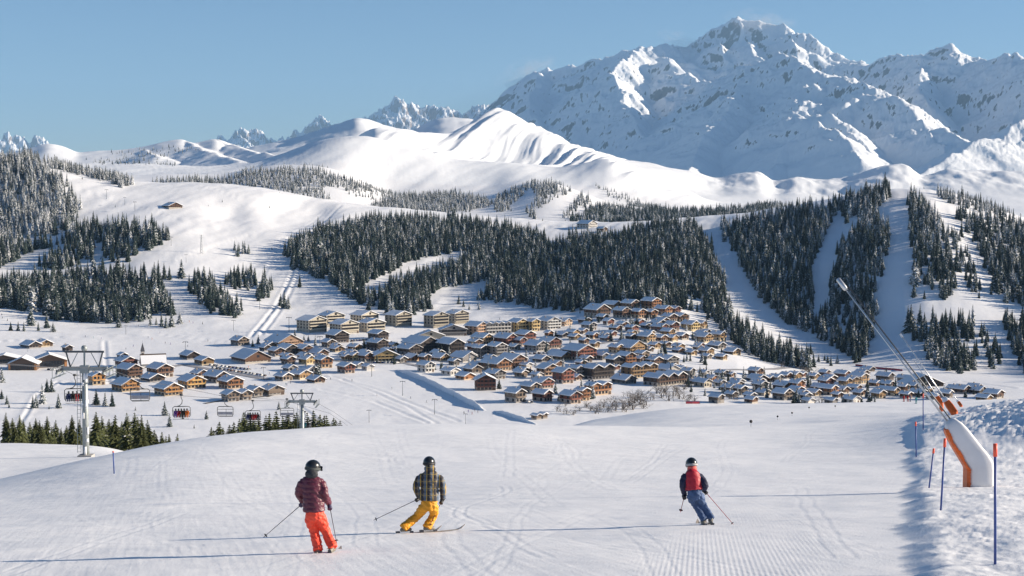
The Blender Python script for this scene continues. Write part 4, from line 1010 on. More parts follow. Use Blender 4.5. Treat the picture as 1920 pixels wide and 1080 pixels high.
def house(px0, px1, yt, yb, col='brown', kind='chalet', yaw=None, gables=1, dr=(880, 1760), pitch=None, depth=None, single=None):
    cx = (px0 + px1) / 2
    p = land(cx, yb, *dr); mpp = p.y / F_PX
    P = (px1 - px0) * mpp * 1.1; H = (yb - yt) * mpp * 1.02
    yaw = math.radians(vr.uniform(34, 47) if yaw is None else yaw)
    lw = depth if depth else (vr.uniform(1.0, 1.35) if kind in ('chalet', 'hut') else 0.85)
    if gables > 1: lw = (depth or 0.45)
    w = P / (math.cos(yaw) + lw * abs(math.sin(yaw))) ; l = w * lw
    l = max(l, 4.0)
    gw = w / gables
    pt = math.tan(math.radians(pitch or (vr.uniform(23, 28) if kind != 'block' else 19)))
    rise = gw / 2 * pt
    eave = max(2.6, H - rise - 0.4)
    storeys = max(1, round(eave / 2.75)); sh = eave / storeys
    tim, ren = COLOURS[col]
    j = vr.uniform(0.6, 1.2)
    tim = tuple(c * j for c in tim); ren = tuple(c * (0.5 + 0.5 * j) for c in ren)
    root = empty({'chalet': 'chalet', 'hut': 'hut', 'block': 'apartment_block', 'long': 'chalet'}[kind], (p.x + math.sin(yaw) * -l * .3 * 0, p.y + l * 0.45, p.z), yaw)
    root.location.z = float(ground(np.array([root.location.x]), np.array([root.location.y]))[0])
    root.location.z = min(root.location.z, p.z + 1.0)
    single = single if single is not None else ((px1 - px0) >= 34 and (yb - yt) >= 18)
    x0, x1, y0, y1 = -w / 2, w / 2, -l / 2, l / 2
    base_h = sh * (1.0 if kind != 'block' and storeys > 1 else 0.35)
    mb = MB(); mb.box(x0, x1, y0, y1, -3.5, base_h)
    o = mb.build('base_wall', RENDER, root); o.color = (*ren, 1)
    # upper wall with its gables
    mb = MB(); e = 0.06
    X0, X1, Y0, Y1 = x0 - e, x1 + e, y0 - e, y1 + e
    for g in range(gables):
        a = X0 + (X1 - X0) * g / gables; b = X0 + (X1 - X0) * (g + 1) / gables; m = (a + b) / 2
        for (yy, flip) in ((Y0, False), (Y1, True)):
            q = [(a, yy, base_h), (b, yy, base_h), (b, yy, eave), (m, yy, eave + rise), (a, yy, eave)]
            mb.face(reversed(q) if flip else q)
    mb.face([(X0, Y1, base_h), (X0, Y0, base_h), (X0, Y0, eave), (X0, Y1, eave)]); mb.face([(X1, Y0, base_h), (X1, Y1, base_h), (X1, Y1, eave), (X1, Y0, eave)])
    mb.face([(X0, Y1, base_h), (X1, Y1, base_h), (X1, Y0, base_h), (X0, Y0, base_h)])
    o = mb.build('upper_wall', RENDER if kind == 'block' or col in ('white', 'cream', 'peach', 'yellow') else TIMBER, root); o.color = (*tim, 1)
    over = 1.2 if kind != 'hut' else 0.6
    th = 0.22
    for g in range(gables):
        a = x0 + w * g / gables; b = x0 + w * (g + 1) / gables
        ov = over if gables == 1 else min(over, 0.35)
        sh_y = 0.6 * (g % 2) if gables > 1 else 0
        mb = MB(); gable_roof(mb, a, b, y0 - sh_y, y1, eave, rise, ov, 1.1, th)
        rf = mb.build('roof', ROOF_WOOD, root)
        mb = MB(); gable_snow(mb, a, b, y0 - sh_y, y1, eave, rise, ov, 1.1, vr.uniform(0.35, 0.6), th + .01, vr.randrange(9999))
        mb.build('snow', ROOF_SNOW, rf, smooth=False)
        if gables == 1 and kind != 'hut':
            mb = MB(); cxp = w * vr.choice((-.2, .2)); zc = eave + rise - abs(cxp) * pt
            mb.box(cxp - .45, cxp + .45, l * .12 - .45, l * .12 + .45, zc, zc + 1.5)
            mb.box(cxp - .55, cxp + .55, l * .12 - .55, l * .12 + .55, zc + 1.5, zc + 1.75)
            c = mb.build('chimney', RENDER, rf); c.color = (0.3, 0.27, 0.25, 1)
    # windows and balconies
    spots = []
    ww = min(2.3, max(1.2, w / max(2, round(w / 3.0)) * .62)); wh = min(1.95, sh * .66)  # panes oversized: their dark glass also stands in for shade under the balconies
    nb = max(2, int(round(w / 3.0)))
    if kind == 'hut': nb = max(1, int(w / 3.5))
    for s in range(storeys):
        z = s * sh + sh * 0.25
        yy = y0 if z < base_h else Y0
        for i in range(nb):
            if s == 0 and i == nb - 1 and kind != 'block':
                continue
            spots.append((x0 + w * (i + .5) / nb, yy, z, 0))
        nl = max(1, int(l / 4.2))
        for i in range(nl):
            spots.append((x0 if z < base_h else X0, y1 - l * (i + .5) / nl, z, -math.pi / 2))
    if rise > 2.0 and kind != 'hut':
        for g in range(gables):
            spots.append((x0 + gw * (g + .5), Y0, eave + rise * .08, 0))
    add_windows(root, spots, ww, wh, single)
    if kind != 'hut':
        mb = MB(); dw = min(1.1, w * .1); dx = x0 + w * (nb - .5) / nb
        mb.box(dx - dw, dx + dw, y0 - .1, y0 + .05, 0, min(2.2, sh * .8)); mb.build('door', CURTAIN, root)
    tw = tuple(min(.6, c * 1.35 + .02) for c in tim)
    if kind in ('chalet', 'long') and storeys >= 2:
        for s in range(1, storeys + (1 if rise > 2.4 and gables == 1 else 0)):
            z = s * sh; bw = w * (0.48 if s < storeys else 0.26)
            mb = MB()
            yb0 = y0 - 1.25
            mb.box(-bw, bw, yb0, Y0 + .02, z - .12, z + .06)
            mb.box(-bw, bw, yb0 - .05, yb0 + .05, z + .06, z + .42); mb.box(-bw, bw, yb0 - .06, yb0 + .06, z + .62, z + .95)
            nps = max(2, int(bw * 2 / 3.3))
            for i in range(nps + 1):
                xx = -bw + .1 + (2 * bw - .2) * i / nps
                mb.box(xx - .09, xx + .09, yb0 - .02, yb0 + .12, z + .06, z + (sh - .15 if s < storeys else 0.9))
            b = mb.build('balcony', TIMBER, root); b.color = (*tw, 1)
    if kind == 'block':
        for s in range(1, storeys):
            z = s * sh
            mb = MB(); mb.box(-w * .46, w * .46, y0 - 1.0, Y0 + .02, z - .15, z + .05); mb.box(-w * .46, w * .46, y0 - 1.05, y0 - .95, z + .05, z + .85)
            b = mb.build('balcony', RENDER, root); b.color = (*tuple(c * 1.05 for c in tim), 1)
            mb = MB(); mb.box(-w * .44, w * .44, Y0 - .03, Y0 + .03, z + .85, z + sh - .5)
            mb.build('loggia_shade_band', GLASS, root)  # flat dark glass band in place of the shade in a recess
    return root

# rows of houses: every tuple is (column from, column to, ridge row, foot row, colour, more)
def row(group, where, items, **kw):
    items = sorted(items, key=lambda t: t[0])
    n = {}
    for it in items:
        a = dict(kw); a.update(it[5] if len(it) > 5 else {})
        lab = a.pop('label', None)
        r = house(it[0], it[1], it[2], it[3], it[4], **a)
        k = a.get('kind', 'chalet'); nm = {'chalet': 'chalet', 'long': 'long chalet', 'hut': 'hut', 'block': 'apartment block'}[k]
        if a.get('gables', 1) > 1: nm = 'row of joined gabled houses'
        key = (it[4], nm); n[key] = n.get(key, 0) + 1
        tot = sum(1 for q in items if q[4] == it[4])
        if lab is None:
            lab = f"{CNAME[it[4]]} {nm} {where}" + (f", {ordinal(n[key])} such from left" if tot > 1 else '')
        tag(r, lab, {'hut': 'hut', 'block': 'apartment block'}.get(k, 'chalet'), group)

row('golden chalets on the meadow', 'on the meadow below the church', [
    (163, 194, 698, 722, 'gold', dict(label='golden timber chalet half hidden by the near lift pylon')), (207, 256, 710, 734, 'gold', dict(label='golden timber chalet behind the empty near chairlift seat')),
    (287, 337, 718, 742, 'gold', dict(label='brightest golden three storey chalet, lowest on the meadow')), (331, 381, 704, 728, 'gold', dict(label='golden chalet uphill of the lowest one on the meadow')),
    (380, 426, 697, 718, 'brown', dict(label='long brown chalet with shaded side left of the car park', depth=1.4)), (408, 452, 706, 729, 'orange', dict(label='orange timber chalet in front of the long brown one')),
    (357, 387, 694, 706, 'brown', dict(label='small brown chalet between church and car park'))])
row('brown chalets by the church', 'by the church', [
    (213, 253, 669, 690, 'red', dict(label='reddish chalet just left of the church')), (214, 261, 683, 710, 'brown', dict(label='dark four storey chalet with white base below the reddish one')), (272, 320, 682, 707, 'brown', dict(label='brown chalet directly below the church')),
    (262, 304, 701, 716, 'dark', dict(label='low dark building with drifted roof below the church', kind='long', depth=1.1)), (362, 398, 670, 685, 'ochre', dict(label='low ochre hut beside the nursery lift', kind='hut')), (334, 372, 659, 674, 'dark', dict(label='low dark shed with blue shaded roof behind the nursery lift', kind='hut', depth=1.3)),
    (218, 238, 665, 672, 'dark', dict(label='small flat shed just behind the reddish chalet', kind='hut'))])
row('stone chalets', 'by the stream', [(414, 446, 732, 753, 'stone'), (444, 470, 731, 750, 'stone'), (460, 490, 725, 743, 'stone'), (488, 530, 722, 741, 'stone')])
row('chalets at the foot of the nursery slope', 'at the foot of the nursery slope', [
    (35, 72, 641, 653, 'dark'), (62, 95, 638, 650, 'ochre'), (115, 134, 647, 660, 'dark'), (430, 502, 659, 681, 'brown', dict(label='wide brown chalet with several roofs at the piste end', kind='long', depth=1.2)),
    (432, 463, 631, 648, 'stone'), (494, 563, 628, 651, 'peach', dict(label='large pale chalet with timber gables above the piste end')), (502, 531, 652, 668, 'brown'), (518, 556, 646, 665, 'dark'), (552, 585, 647, 665, 'brown'), (576, 613, 655, 668, 'brown')])
row('houses beside the lower piste', 'beside the lower piste', [
    (527, 551, 668, 684, 'brown'), (560, 589, 667, 683, 'yellow'), (590, 621, 668, 690, 'orange'), (530, 555, 684, 696, 'grey'), (565, 592, 687, 704, 'white'), (515, 546, 699, 714, 'stone'), (543, 581, 694, 711, 'ochre'), (575, 607, 705, 718, 'brown'),
    (632, 663, 681, 700, 'red', dict(label='brown and white house alone beside the lower piste')), (660, 682, 681, 690, 'grey', dict(kind='hut')), (678, 700, 683, 695, 'white', dict(kind='hut'))])
row('cream apartment blocks', 'in the upper row', [(557, 608, 593, 623, 'cream'), (598, 643, 585, 613, 'cream'), (619, 669, 600, 626, 'cream'), (658, 706, 584, 609, 'cream'), (673, 719, 598, 623, 'cream'), (723, 769, 584, 612, 'cream'), (796, 839, 585, 615, 'cream'), (837, 877, 582, 608, 'cream')], kind='block', single=True)
row('grey terraces', 'below the apartment blocks', [(824, 873, 609, 630, 'grey', dict(kind='block', yaw=14, depth=.5)), (780, 831, 620, 638, 'cream', dict(kind='block', yaw=14, depth=.5, label='long pale terrace with dormers below the apartment blocks'))])
row('dark chalets', 'in the village middle', [(610, 651, 620, 643, 'dark'), (690, 726, 620, 638, 'dark'), (688, 725, 636, 658, 'dark'), (755, 820, 633, 661, 'dark'), (744, 788, 646, 666, 'dark'), (820, 868, 636, 666, 'dark'), (888, 916, 647, 672, 'grey'), (915, 949, 643, 673, 'grey')])
row('shops round the square', 'on the village square', [(618, 644, 648, 660, 'ochre'), (652, 677, 645, 657, 'ochre'), (648, 673, 661, 676, 'yellow'), (671, 698, 661, 678, 'brown'), (695, 746, 656, 678, 'yellow', dict(label='long yellow hall with broad snowy roof on the village square', kind='long', yaw=16, depth=.8)), (757, 789, 664, 677, 'orange'), (783, 813, 678, 698, 'white'), (808, 842, 663, 677, 'ochre'), (845, 891, 661, 679, 'grey'), (855, 889, 700, 712, 'orange', dict(kind='hut')), (742, 762, 668, 680, 'grey'), (786, 806, 664, 680, 'brown'), (640, 655, 664, 676, 'ochre')])
row('pastel houses', 'below the big wood', [(873, 913, 604, 628, 'peach'), (905, 956, 604, 626, 'white', dict(gables=4, yaw=22)), (955, 989, 598, 622, 'yellow'), (988, 1011, 598, 621, 'yellow'), (1010, 1050, 595, 618, 'white'), (1046, 1071, 597, 611, 'peach')])
row('red chalets in the village middle', 'in the centre', [(885, 923, 626, 647, 'ochre'), (928, 969, 626, 649, 'red'), (962, 986, 632, 649, 'red'), (968, 1003, 621, 641, 'red'), (985, 1026, 640, 659, 'grey'), (1012, 1051, 633, 654, 'red'), (1022, 1037, 620, 632, 'orange'), (1045, 1066, 624, 633, 'dark'), (1062, 1086, 618, 631, 'ochre'), (1100, 1121, 624, 635, 'orange'), (1126, 1141, 624, 634, 'orange'), (1085, 1102, 616, 626, 'brown'), (1086, 1104, 634, 646, 'brown'), (1108, 1124, 640, 652, 'ochre'),
    (1058, 1116, 648, 676, 'red', dict(label='biggest reddish brown chalet with five balcony rows'))])
row('chalets of the central slope', 'on the central slope', [(1030, 1071, 660, 676, 'ochre'), (935, 986, 665, 691, 'brown'), (902, 956, 672, 696, 'orange'), (910, 946, 693, 711, 'grey'), (855, 891, 660, 678, 'white'), (1000, 1030, 667, 679, 'dark'), (1008, 1047, 682, 704, 'peach', dict(kind='long')), (1038, 1074, 690, 719, 'red'), (1070, 1106, 685, 709, 'grey', dict(gables=2)), (1098, 1150, 683, 711, 'dark', dict(gables=2)), (1028, 1056, 676, 688, 'brown'), (965, 995, 690, 702, 'brown'), (870, 902, 684, 700, 'stone'), (828, 860, 690, 704, 'white')])
row('chalets below the strip of wood', 'below the strip of wood', [(1098, 1143, 572, 594, 'brown'), (1132, 1166, 566, 581, 'ochre'), (1152, 1181, 577, 597, 'brown'), (1167, 1199, 563, 581, 'brown'), (1205, 1238, 560, 581, 'orange'), (1185, 1211, 580, 597, 'orange'), (1212, 1232, 581, 597, 'orange'), (1230, 1259, 575, 592, 'orange'), (1257, 1276, 575, 589, 'red'), (1243, 1269, 589, 604, 'brown'), (1263, 1291, 588, 604, 'brown')])
row('chalets on the upper right terraces', 'on the upper right terraces', [(1132, 1151, 597, 609, 'red'), (1143, 1166, 610, 622, 'brown'), (1190, 1208, 599, 610, 'red'), (1174, 1196, 610, 623, 'red'), (1223, 1253, 608, 623, 'red'), (1248, 1273, 604, 620, 'red'), (1280, 1311, 603, 620, 'yellow'), (1308, 1324, 602, 617, 'ochre'), (1198, 1228, 625, 642, 'ochre'), (1174, 1194, 626, 638, 'brown'), (1228, 1251, 628, 640, 'brown'), (1249, 1271, 628, 640, 'ochre'), (1268, 1291, 625, 637, 'brown'), (1305, 1336, 625, 642, 'ochre'), (1334, 1361, 622, 639, 'ochre'), (1158, 1178, 603, 613, 'brown')])
row('chalets on the lower right terraces', 'on the lower right terraces', [(1156, 1212, 640, 662, 'ochre', dict(kind='long')), (1217, 1238, 642, 654, 'ochre'), (1238, 1258, 641, 651, 'brown'), (1288, 1307, 656, 666, 'ochre'), (1312, 1339, 652, 665, 'ochre'), (1360, 1389, 653, 665, 'ochre'), (1330, 1361, 642, 654, 'grey'), (1120, 1141, 662, 675, 'grey'), (1138, 1166, 668, 686, 'dark'), (1158, 1191, 661, 685, 'orange'), (1190, 1211, 667, 679, 'brown'), (1215, 1241, 669, 685, 'brown'), (1232, 1272, 667, 684, 'grey'), (1262, 1284, 652, 662, 'brown'),
    (1168, 1232, 682, 708, 'ochre', dict(gables=3, label='ochre balconied row of three joined gables in the lower village')), (1210, 1288, 699, 722, 'brown', dict(gables=3, label='brown row of three joined gables beside the bare bushes')), (1150, 1192, 703, 720, 'grey'), (1233, 1274, 687, 699, 'white', dict(kind='hut'))])
row('chalets of the village edge', 'at the village edge', [(891, 928, 702, 732, 'red', dict(label='tall reddish house under a thick white roof at the embankment', yaw=8, depth=.9)), (948, 984, 729, 755, 'stone'), (978, 1011, 717, 738, 'stone'), (998, 1036, 708, 728, 'red'), (1000, 1034, 731, 753, 'red'), (1052, 1088, 733, 757, 'red'), (1080, 1105, 727, 751, 'orange'), (1098, 1145, 717, 741, 'orange', dict(gables=2)),
    (997, 1014, 776, 787, 'stone', dict(kind='hut', label='small timber hut below the embankment, its larger half')), (1011, 1026, 774, 785, 'stone', dict(kind='hut', label='smaller timber hut behind its twin below the embankment'))])
row('houses of the lower village, left part', 'by the bare bushes', [(1280, 1303, 690, 708, 'grey'), (1312, 1329, 694, 707, 'white'), (1343, 1367, 694, 706, 'grey'), (1366, 1378, 699, 707, 'peach'), (1304, 1334, 710, 726, 'cream'), (1355, 1379, 721, 738, 'ochre'), (1378, 1401, 723, 740, 'stone'), (1331, 1358, 739, 756, 'stone', dict(kind='hut', label='old grey barn standing alone at the lower village edge')), (1398, 1421, 748, 756, 'brown', dict(kind='hut', label='low brown shed on the piste edge right of the barn')), (1370, 1396, 712, 722, 'white'), (1340, 1360, 712, 724, 'grey')])
row('houses of the lower village, middle part', 'in the lower village', [(1405, 1439, 704, 716, 'dark'), (1437, 1452, 704, 716, 'brown'), (1445, 1468, 702, 717, 'grey'), (1465, 1485, 698, 710, 'brown'), (1480, 1503, 697, 711, 'ochre'), (1453, 1488, 715, 732, 'brown'), (1483, 1508, 712, 734, 'orange'), (1452, 1486, 729, 750, 'stone'), (1414, 1440, 714, 732, 'grey'), (1500, 1521, 736, 750, 'grey'), (1505, 1527, 750, 758, 'white', dict(kind='hut')), (1540, 1571, 722, 741, 'orange'), (1525, 1550, 719, 731, 'brown'), (1549, 1571, 746, 758, 'grey', dict(kind='hut')), (1538, 1557, 693, 707, 'red'), (1420, 1445, 730, 742, 'cream'), (1516, 1540, 731, 742, 'ochre'), (1563, 1580, 735, 746, 'brown')])
row('houses of the lower village, right part', 'behind the snow lances', [(1575, 1596, 708, 725, 'ochre'), (1592, 1609, 706, 721, 'ochre'), (1598, 1629, 699, 719, 'ochre'), (1592, 1616, 721, 734, 'brown'), (1602, 1626, 731, 742, 'brown'), (1618, 1641, 688, 697, 'dark'), (1632, 1652, 713, 724, 'orange'), (1647, 1677, 698, 714, 'dark'), (1653, 1677, 714, 727, 'brown'), (1637, 1661, 731, 747, 'ochre'), (1585, 1613, 742, 757, 'white'), (1662, 1686, 726, 742, 'ochre'), (1687, 1704, 720, 737, 'orange'), (1695, 1767, 711, 725, 'dark', dict(kind='long', yaw=10, depth=.5, label='long dark low building behind the snow lances')), (1710, 1741, 731, 743, 'dark'), (1765, 1786, 730, 741, 'stone'), (1793, 1821, 722, 738, 'brown'), (1822, 1851, 724, 738, 'dark'), (1835, 1861, 742, 753, 'ochre', dict(kind='hut')), (1850, 1884, 731, 747, 'brown'), (1740, 1760, 740, 749, 'stone', dict(kind='hut'))])
row('mountain huts on the ridges', 'on the upper snowfield', [(1084, 1118, 414, 428, 'white', dict(dr=(1900, 2400), label='snowbound mountain restaurant on the mid ridge')), (1120, 1138, 426, 435, 'brown', dict(dr=(1900, 2400), kind='hut', label='small brown hut right of the mountain restaurant')), (304, 338, 384, 391, 'brown', dict(dr=(1700, 2350), kind='long', label='low farmhouse buried in the upper left snowfield'))])

# smaller chalets squeezed in between
HOUSES = [(o.location.x, o.location.y) for o in bpy.data.objects if o.parent is None and o.get('category') in ('chalet', 'apartment block', 'hut')]
extra = []
for poly, n in (([(610, 650), (900, 645), (1100, 645), (1330, 645), (1390, 668), (1280, 700), (1150, 716), (960, 722), (880, 702), (760, 678), (640, 672)], 48), ([(1285, 702), (1660, 708), (1850, 735), (1850, 750), (1400, 750), (1300, 736)], 30), ([(1040, 605), (1100, 598), (1330, 612), (1340, 640), (1060, 640)], 14), ([(480, 650), (640, 652), (640, 680), (520, 690)], 6)):
    bx = [p[0] for p in poly]; by = [p[1] for p in poly]; k = 0; tries = 0
    while k < n and tries < 3000:
        tries += 1
        px, py = vr.uniform(min(bx), max(bx)), vr.uniform(min(by), max(by))
        if not in_poly(np.array([px]), np.array([py]), poly)[0]: continue
        q = land(px, py, 900, 1700)
        if any((q.x - a) ** 2 + (q.y + 5 - b) ** 2 < 13.0 ** 2 for a, b in HOUSES): continue
        HOUSES.append((q.x, q.y + 5)); k += 1
        wpx = vr.uniform(15, 27); extra.append((px - wpx / 2, px + wpx / 2, py - wpx * vr.uniform(.5, .66), py, vr.choice(['brown', 'dark', 'brown', 'stone', 'grey', 'ochre', 'red', 'white', 'orange'])))
row('small chalets between the larger ones', 'squeezed between larger houses', extra)

# church
cp = land(284, 690, 900, 1600); ch = empty('church', (cp.x, cp.y + 6, cp.z), math.radians(20)); mpp = cp.y / F_PX
tag(ch, 'white church with broad snowy roof and slim dark steeple', 'church')
W, L_, Hh = 45 * mpp, 11.0, 8.5
mb = MB(); mb.box(-W / 2, W / 2, -L_ / 2, L_ / 2, -3, 3.0)
for xx, fl in ((-W / 2, 1), (W / 2, 0)):
    q = [(xx, -L_ / 2, 3.0), (xx, L_ / 2, 3.0), (xx, 0, Hh)]; mb.face(reversed(q) if fl else q)
o = mb.build('wall', RENDER, ch); o.color = (0.6, 0.57, 0.52, 1)
def cross_roof(th, z0, e):
    mb = MB()
    for s in (-1, 1):
        v = [(-W / 2 - e, s * (L_ / 2 + e), 2.6 + z0), (W / 2 + e, s * (L_ / 2 + e), 2.6 + z0), (W / 2 + e, 0, Hh + .4 + z0), (-W / 2 - e, 0, Hh + .4 + z0)]
        v2 = [(a, b, c + th) for a, b, c in v]
        mb.mesh(v + v2, [(0, 3, 2, 1), (4, 5, 6, 7), (0, 1, 5, 4), (1, 2, 6, 5), (3, 0, 4, 7)] if s < 0 else [(0, 1, 2, 3), (7, 6, 5, 4), (4, 5, 1, 0), (5, 6, 2, 1), (7, 4, 0, 3)])
    return mb
rf = cross_roof(.25, 0, .7).build('roof', ROOF_WOOD, ch); cross_roof(.45, .26, .55).build('snow', ROOF_SNOW, rf)
mb = MB(); mb.box(-W / 2 - .8, W / 2 + .8, -.1, 1.0, Hh + .6, Hh + 1.9); mb.build('ridge_board', CURTAIN, rf)
mb = MB(); tx = -W * .42; ty = 1.5
mb.box(tx - 1.3, tx + 1.3, ty - 1.3, ty + 1.3, 0, 12.5)
o = mb.build('tower', RENDER, ch); o.color = (0.5, 0.46, 0.42, 1)
mb = MB(); mb.mesh([(tx - 1.6, ty - 1.6, 12.5), (tx + 1.6, ty - 1.6, 12.5), (tx + 1.6, ty + 1.6, 12.5), (tx - 1.6, ty + 1.6, 12.5), (tx, ty, 19.5)], [(0, 1, 4), (1, 2, 4), (2, 3, 4), (3, 0, 4), (3, 2, 1, 0)])
sp = mb.build('spire', plain('slate', (0.06, 0.06, 0.07), 0.6), ch)
MB().tube([(tx, ty, 19.3), (tx, ty, 21)], .08, 5).build('finial', METAL, sp)
add_windows(ch, [(-W * .25 + i * W * .25, -L_ / 2, .6, 0) for i in range(3)] + [(tx, ty - 1.3, 9.5, 0)], 1.1, 1.7, True)

# glazed halls at the left edge
def hall(px0, px1, yt, yb, label, yaw, bays):
    p = land((px0 + px1) / 2, yb, 900, 1600); mpp = p.y / F_PX
    w = (px1 - px0) * mpp * .86; H = (yb - yt) * mpp * .9; l = 16.0
    r = empty('sports_hall', (p.x, p.y + 7, p.z), math.radians(yaw)); tag(r, label, 'hall')
    ev = H * .52; x0, x1 = -w / 2, w / 2
    mb = MB(); mb.box(x0, x1, -l / 2 + .4, l / 2, -3, ev)
    for yy, fl in ((-l / 2 + .4, 0), (l / 2, 1)):
        q = [(x0, yy, ev), (x1, yy, ev), (0, yy, H - .3)]; mb.face(reversed(q) if fl else q)
    o = mb.build('wall', TIMBER, r); o.color = (0.13, 0.09, 0.07, 1)
    for s in (-1, 1):
        mb = MB(); mb.box(s * w * .46 - w * .035, s * w * .46 + w * .035, -l / 2 - .1, -l / 2 + .38, -1, ev); o = mb.build('timber_pier', TIMBER, r); o.color = (0.5, 0.24, 0.1, 1)
    for i in range(bays):
        a = x0 * .9 + w * .8 * i / bays + w * .01; b = x0 * .9 + w * .8 * (i + 1) / bays - w * .01 + w * .1 / bays
        mb = MB(); mb.box(a, b, -l / 2 + .2, -l / 2 + .35, .5, ev - .3); mb.build('pane', GLASS, r)
    mb = MB(); gable_roof(mb, x0, x1, -l / 2, l / 2, ev, H - ev, 1.6, 2.0, .35); rf = mb.build('roof', ROOF_WOOD, r)
    mb = MB(); gable_snow(mb, x0, x1, -l / 2, l / 2, ev, H - ev, 1.6, 2.0, .5, .36, 5); mb.build('snow', ROOF_SNOW, rf)
hall(10, 70, 668, 694, 'glass-fronted hall with wide snowy gable at the left edge', 8, 12)
hall(50, 124, 662, 689, 'larger glass-fronted hall behind the left edge hall', 20, 10)
hall(-30, 38, 664, 682, 'snow-roofed hall cut off by the left picture edge', 12, 8)

# snow embankment of the stadium
def embankment(name, label, pts, h, wid, mat):
    L = [land(a, b, 850, 1500) for a, b in pts]
    # ease between the points
    P = [L[0] + (L[-1] - L[0]) * 0]
    P = []
    for a, b in zip(L[:-1], L[1:]):
        for k in range(8): P.append(a + (b - a) * (k / 8))
    P.append(L[-1])
    rings = []
    for i, p in enumerate(P):
        d = (P[min(i + 1, len(P) - 1)] - P[max(i - 1, 0)]); n = Vector((d.y, -d.x, 0)).normalized()
        if n.x < 0: n = -n
        t = (min(1, i / 4, (len(P) - 1 - i) / 4) * .85 + .1) * vr.uniform(.88, 1.1); p = p + n * vr.uniform(-.5, .5)
        g = lambda o: float(ground(np.array([(p + n * o).x]), np.array([(p + n * o).y]))[0])
        prof = [(-wid * .55, -1.5), (-wid * .2, h * .82 * t), (-wid * .12, h * t), (wid * .12, h * t), (wid * .9, h * .35 * t), (wid * 1.6, -1.5)]
        rings.append([p + n * o + Vector((0, 0, z)) for o, z in prof])
    mb = MB(); mb.loft(rings); o = mb.build(name, mat, None, smooth=False)
    tag(o, label, 'embankment')
    return P
EB = embankment('snow_embankment', 'long snow embankment casting a blue shadow beside the village', [(744, 694), (790, 712), (830, 732), (870, 752), (908, 770)], 3.6, 1.7, SNOW)
embankment('snow_embankment', 'short lower snow embankment continuing beyond the footbridge', [(926, 771), (960, 782), (1004, 796)], 2.4, 1.3, SNOW)
# ================================================================== PEOPLE
def cloth(name, col, rough=0.7, var=0.12, sheen=0.0):
    m, nt, b = new_mat(name)
    tc = N(nt, 'ShaderNodeTexCoord')
    n = noise_node(nt, tc.outputs['Object'], 9.0, 4.0)
    r = ramp(nt, n.outputs['Fac'], [(0.3, tuple(c * (1 - var) for c in col)), (0.7, tuple(min(1, c * (1 + var)) for c in col))])
    nt.links.new(r.outputs['Color'], b.inputs['Base Color'])
    b.inputs['Roughness'].default_value = rough; b.inputs['Sheen Weight'].default_value = sheen
    bp = N(nt, 'ShaderNodeBump'); bp.inputs['Strength'].default_value = 0.35; bp.inputs['Distance'].default_value = 0.02
    nt.links.new(n.outputs['Fac'], bp.inputs['Height']); nt.links.new(bp.outputs[0], b.inputs['Normal'])
    return m

def ring(c, d, rx, ry, n=14, ref=(1, 0, 0)):
    d = Vector(d).normalized(); ref = Vector(ref)
    if abs(d.dot(ref)) > 0.9: ref = Vector((0, 1, 0))
    a = (ref - d * ref.dot(d)).normalized(); b = d.cross(a)
    return [Vector(c) + a * math.cos(6.28319 * k / n) * rx + b * math.sin(6.28319 * k / n) * ry for k in range(n)]

def limb(mb, pts, rad, n=12, sub=4):
    """Tapered limb through joints; the bends are rounded."""
    P = [Vector(p) for p in pts]; C = []; Rr = []
    for i in range(len(P) - 1):
        p0 = P[max(i - 1, 0)]; p1 = P[i]; p2 = P[i + 1]; p3 = P[min(i + 2, len(P) - 1)]
        for k in range(sub):
            t = k / sub
            q = 0.5 * ((2 * p1) + (p2 - p0) * t + (2 * p0 - 5 * p1 + 4 * p2 - p3) * t * t + (3 * p1 - p0 - 3 * p2 + p3) * t ** 3)
            C.append(q); Rr.append(rad[i] + (rad[i + 1] - rad[i]) * t)
    C.append(P[-1]); Rr.append(rad[-1])
    rings = []
    for i, c in enumerate(C):
        d = C[min(i + 1, len(C) - 1)] - C[max(i - 1, 0)]
        r = Rr[i]
        r = r if not isinstance(r, tuple) else r
        rings.append(ring(c, d, r, r, n))
    mb.loft(rings)

def trunk_loft(mb, secs, n=18):
    """secs: (centre, half width, half depth)"""
    rings = []
    for i, (c, rx, ry) in enumerate(secs):
        d = Vector(secs[min(i + 1, len(secs) - 1)][0]) - Vector(secs[max(i - 1, 0)][0])
        rings.append(ring(c, d, rx, ry, n))
    mb.loft(rings)

def ball(mb, c, r, n=14, m=8, squash=(1, 1, 1)):
    rings = []
    for j in range(1, m):
        th = math.pi * j / m
        rings.append([(c[0] + r * squash[0] * math.sin(th) * math.cos(6.28319 * k / n), c[1] + r * squash[1] * math.sin(th) * math.sin(6.28319 * k / n), c[2] - r * squash[2] * math.cos(th)) for k in range(n)])
    mb.loft(rings)

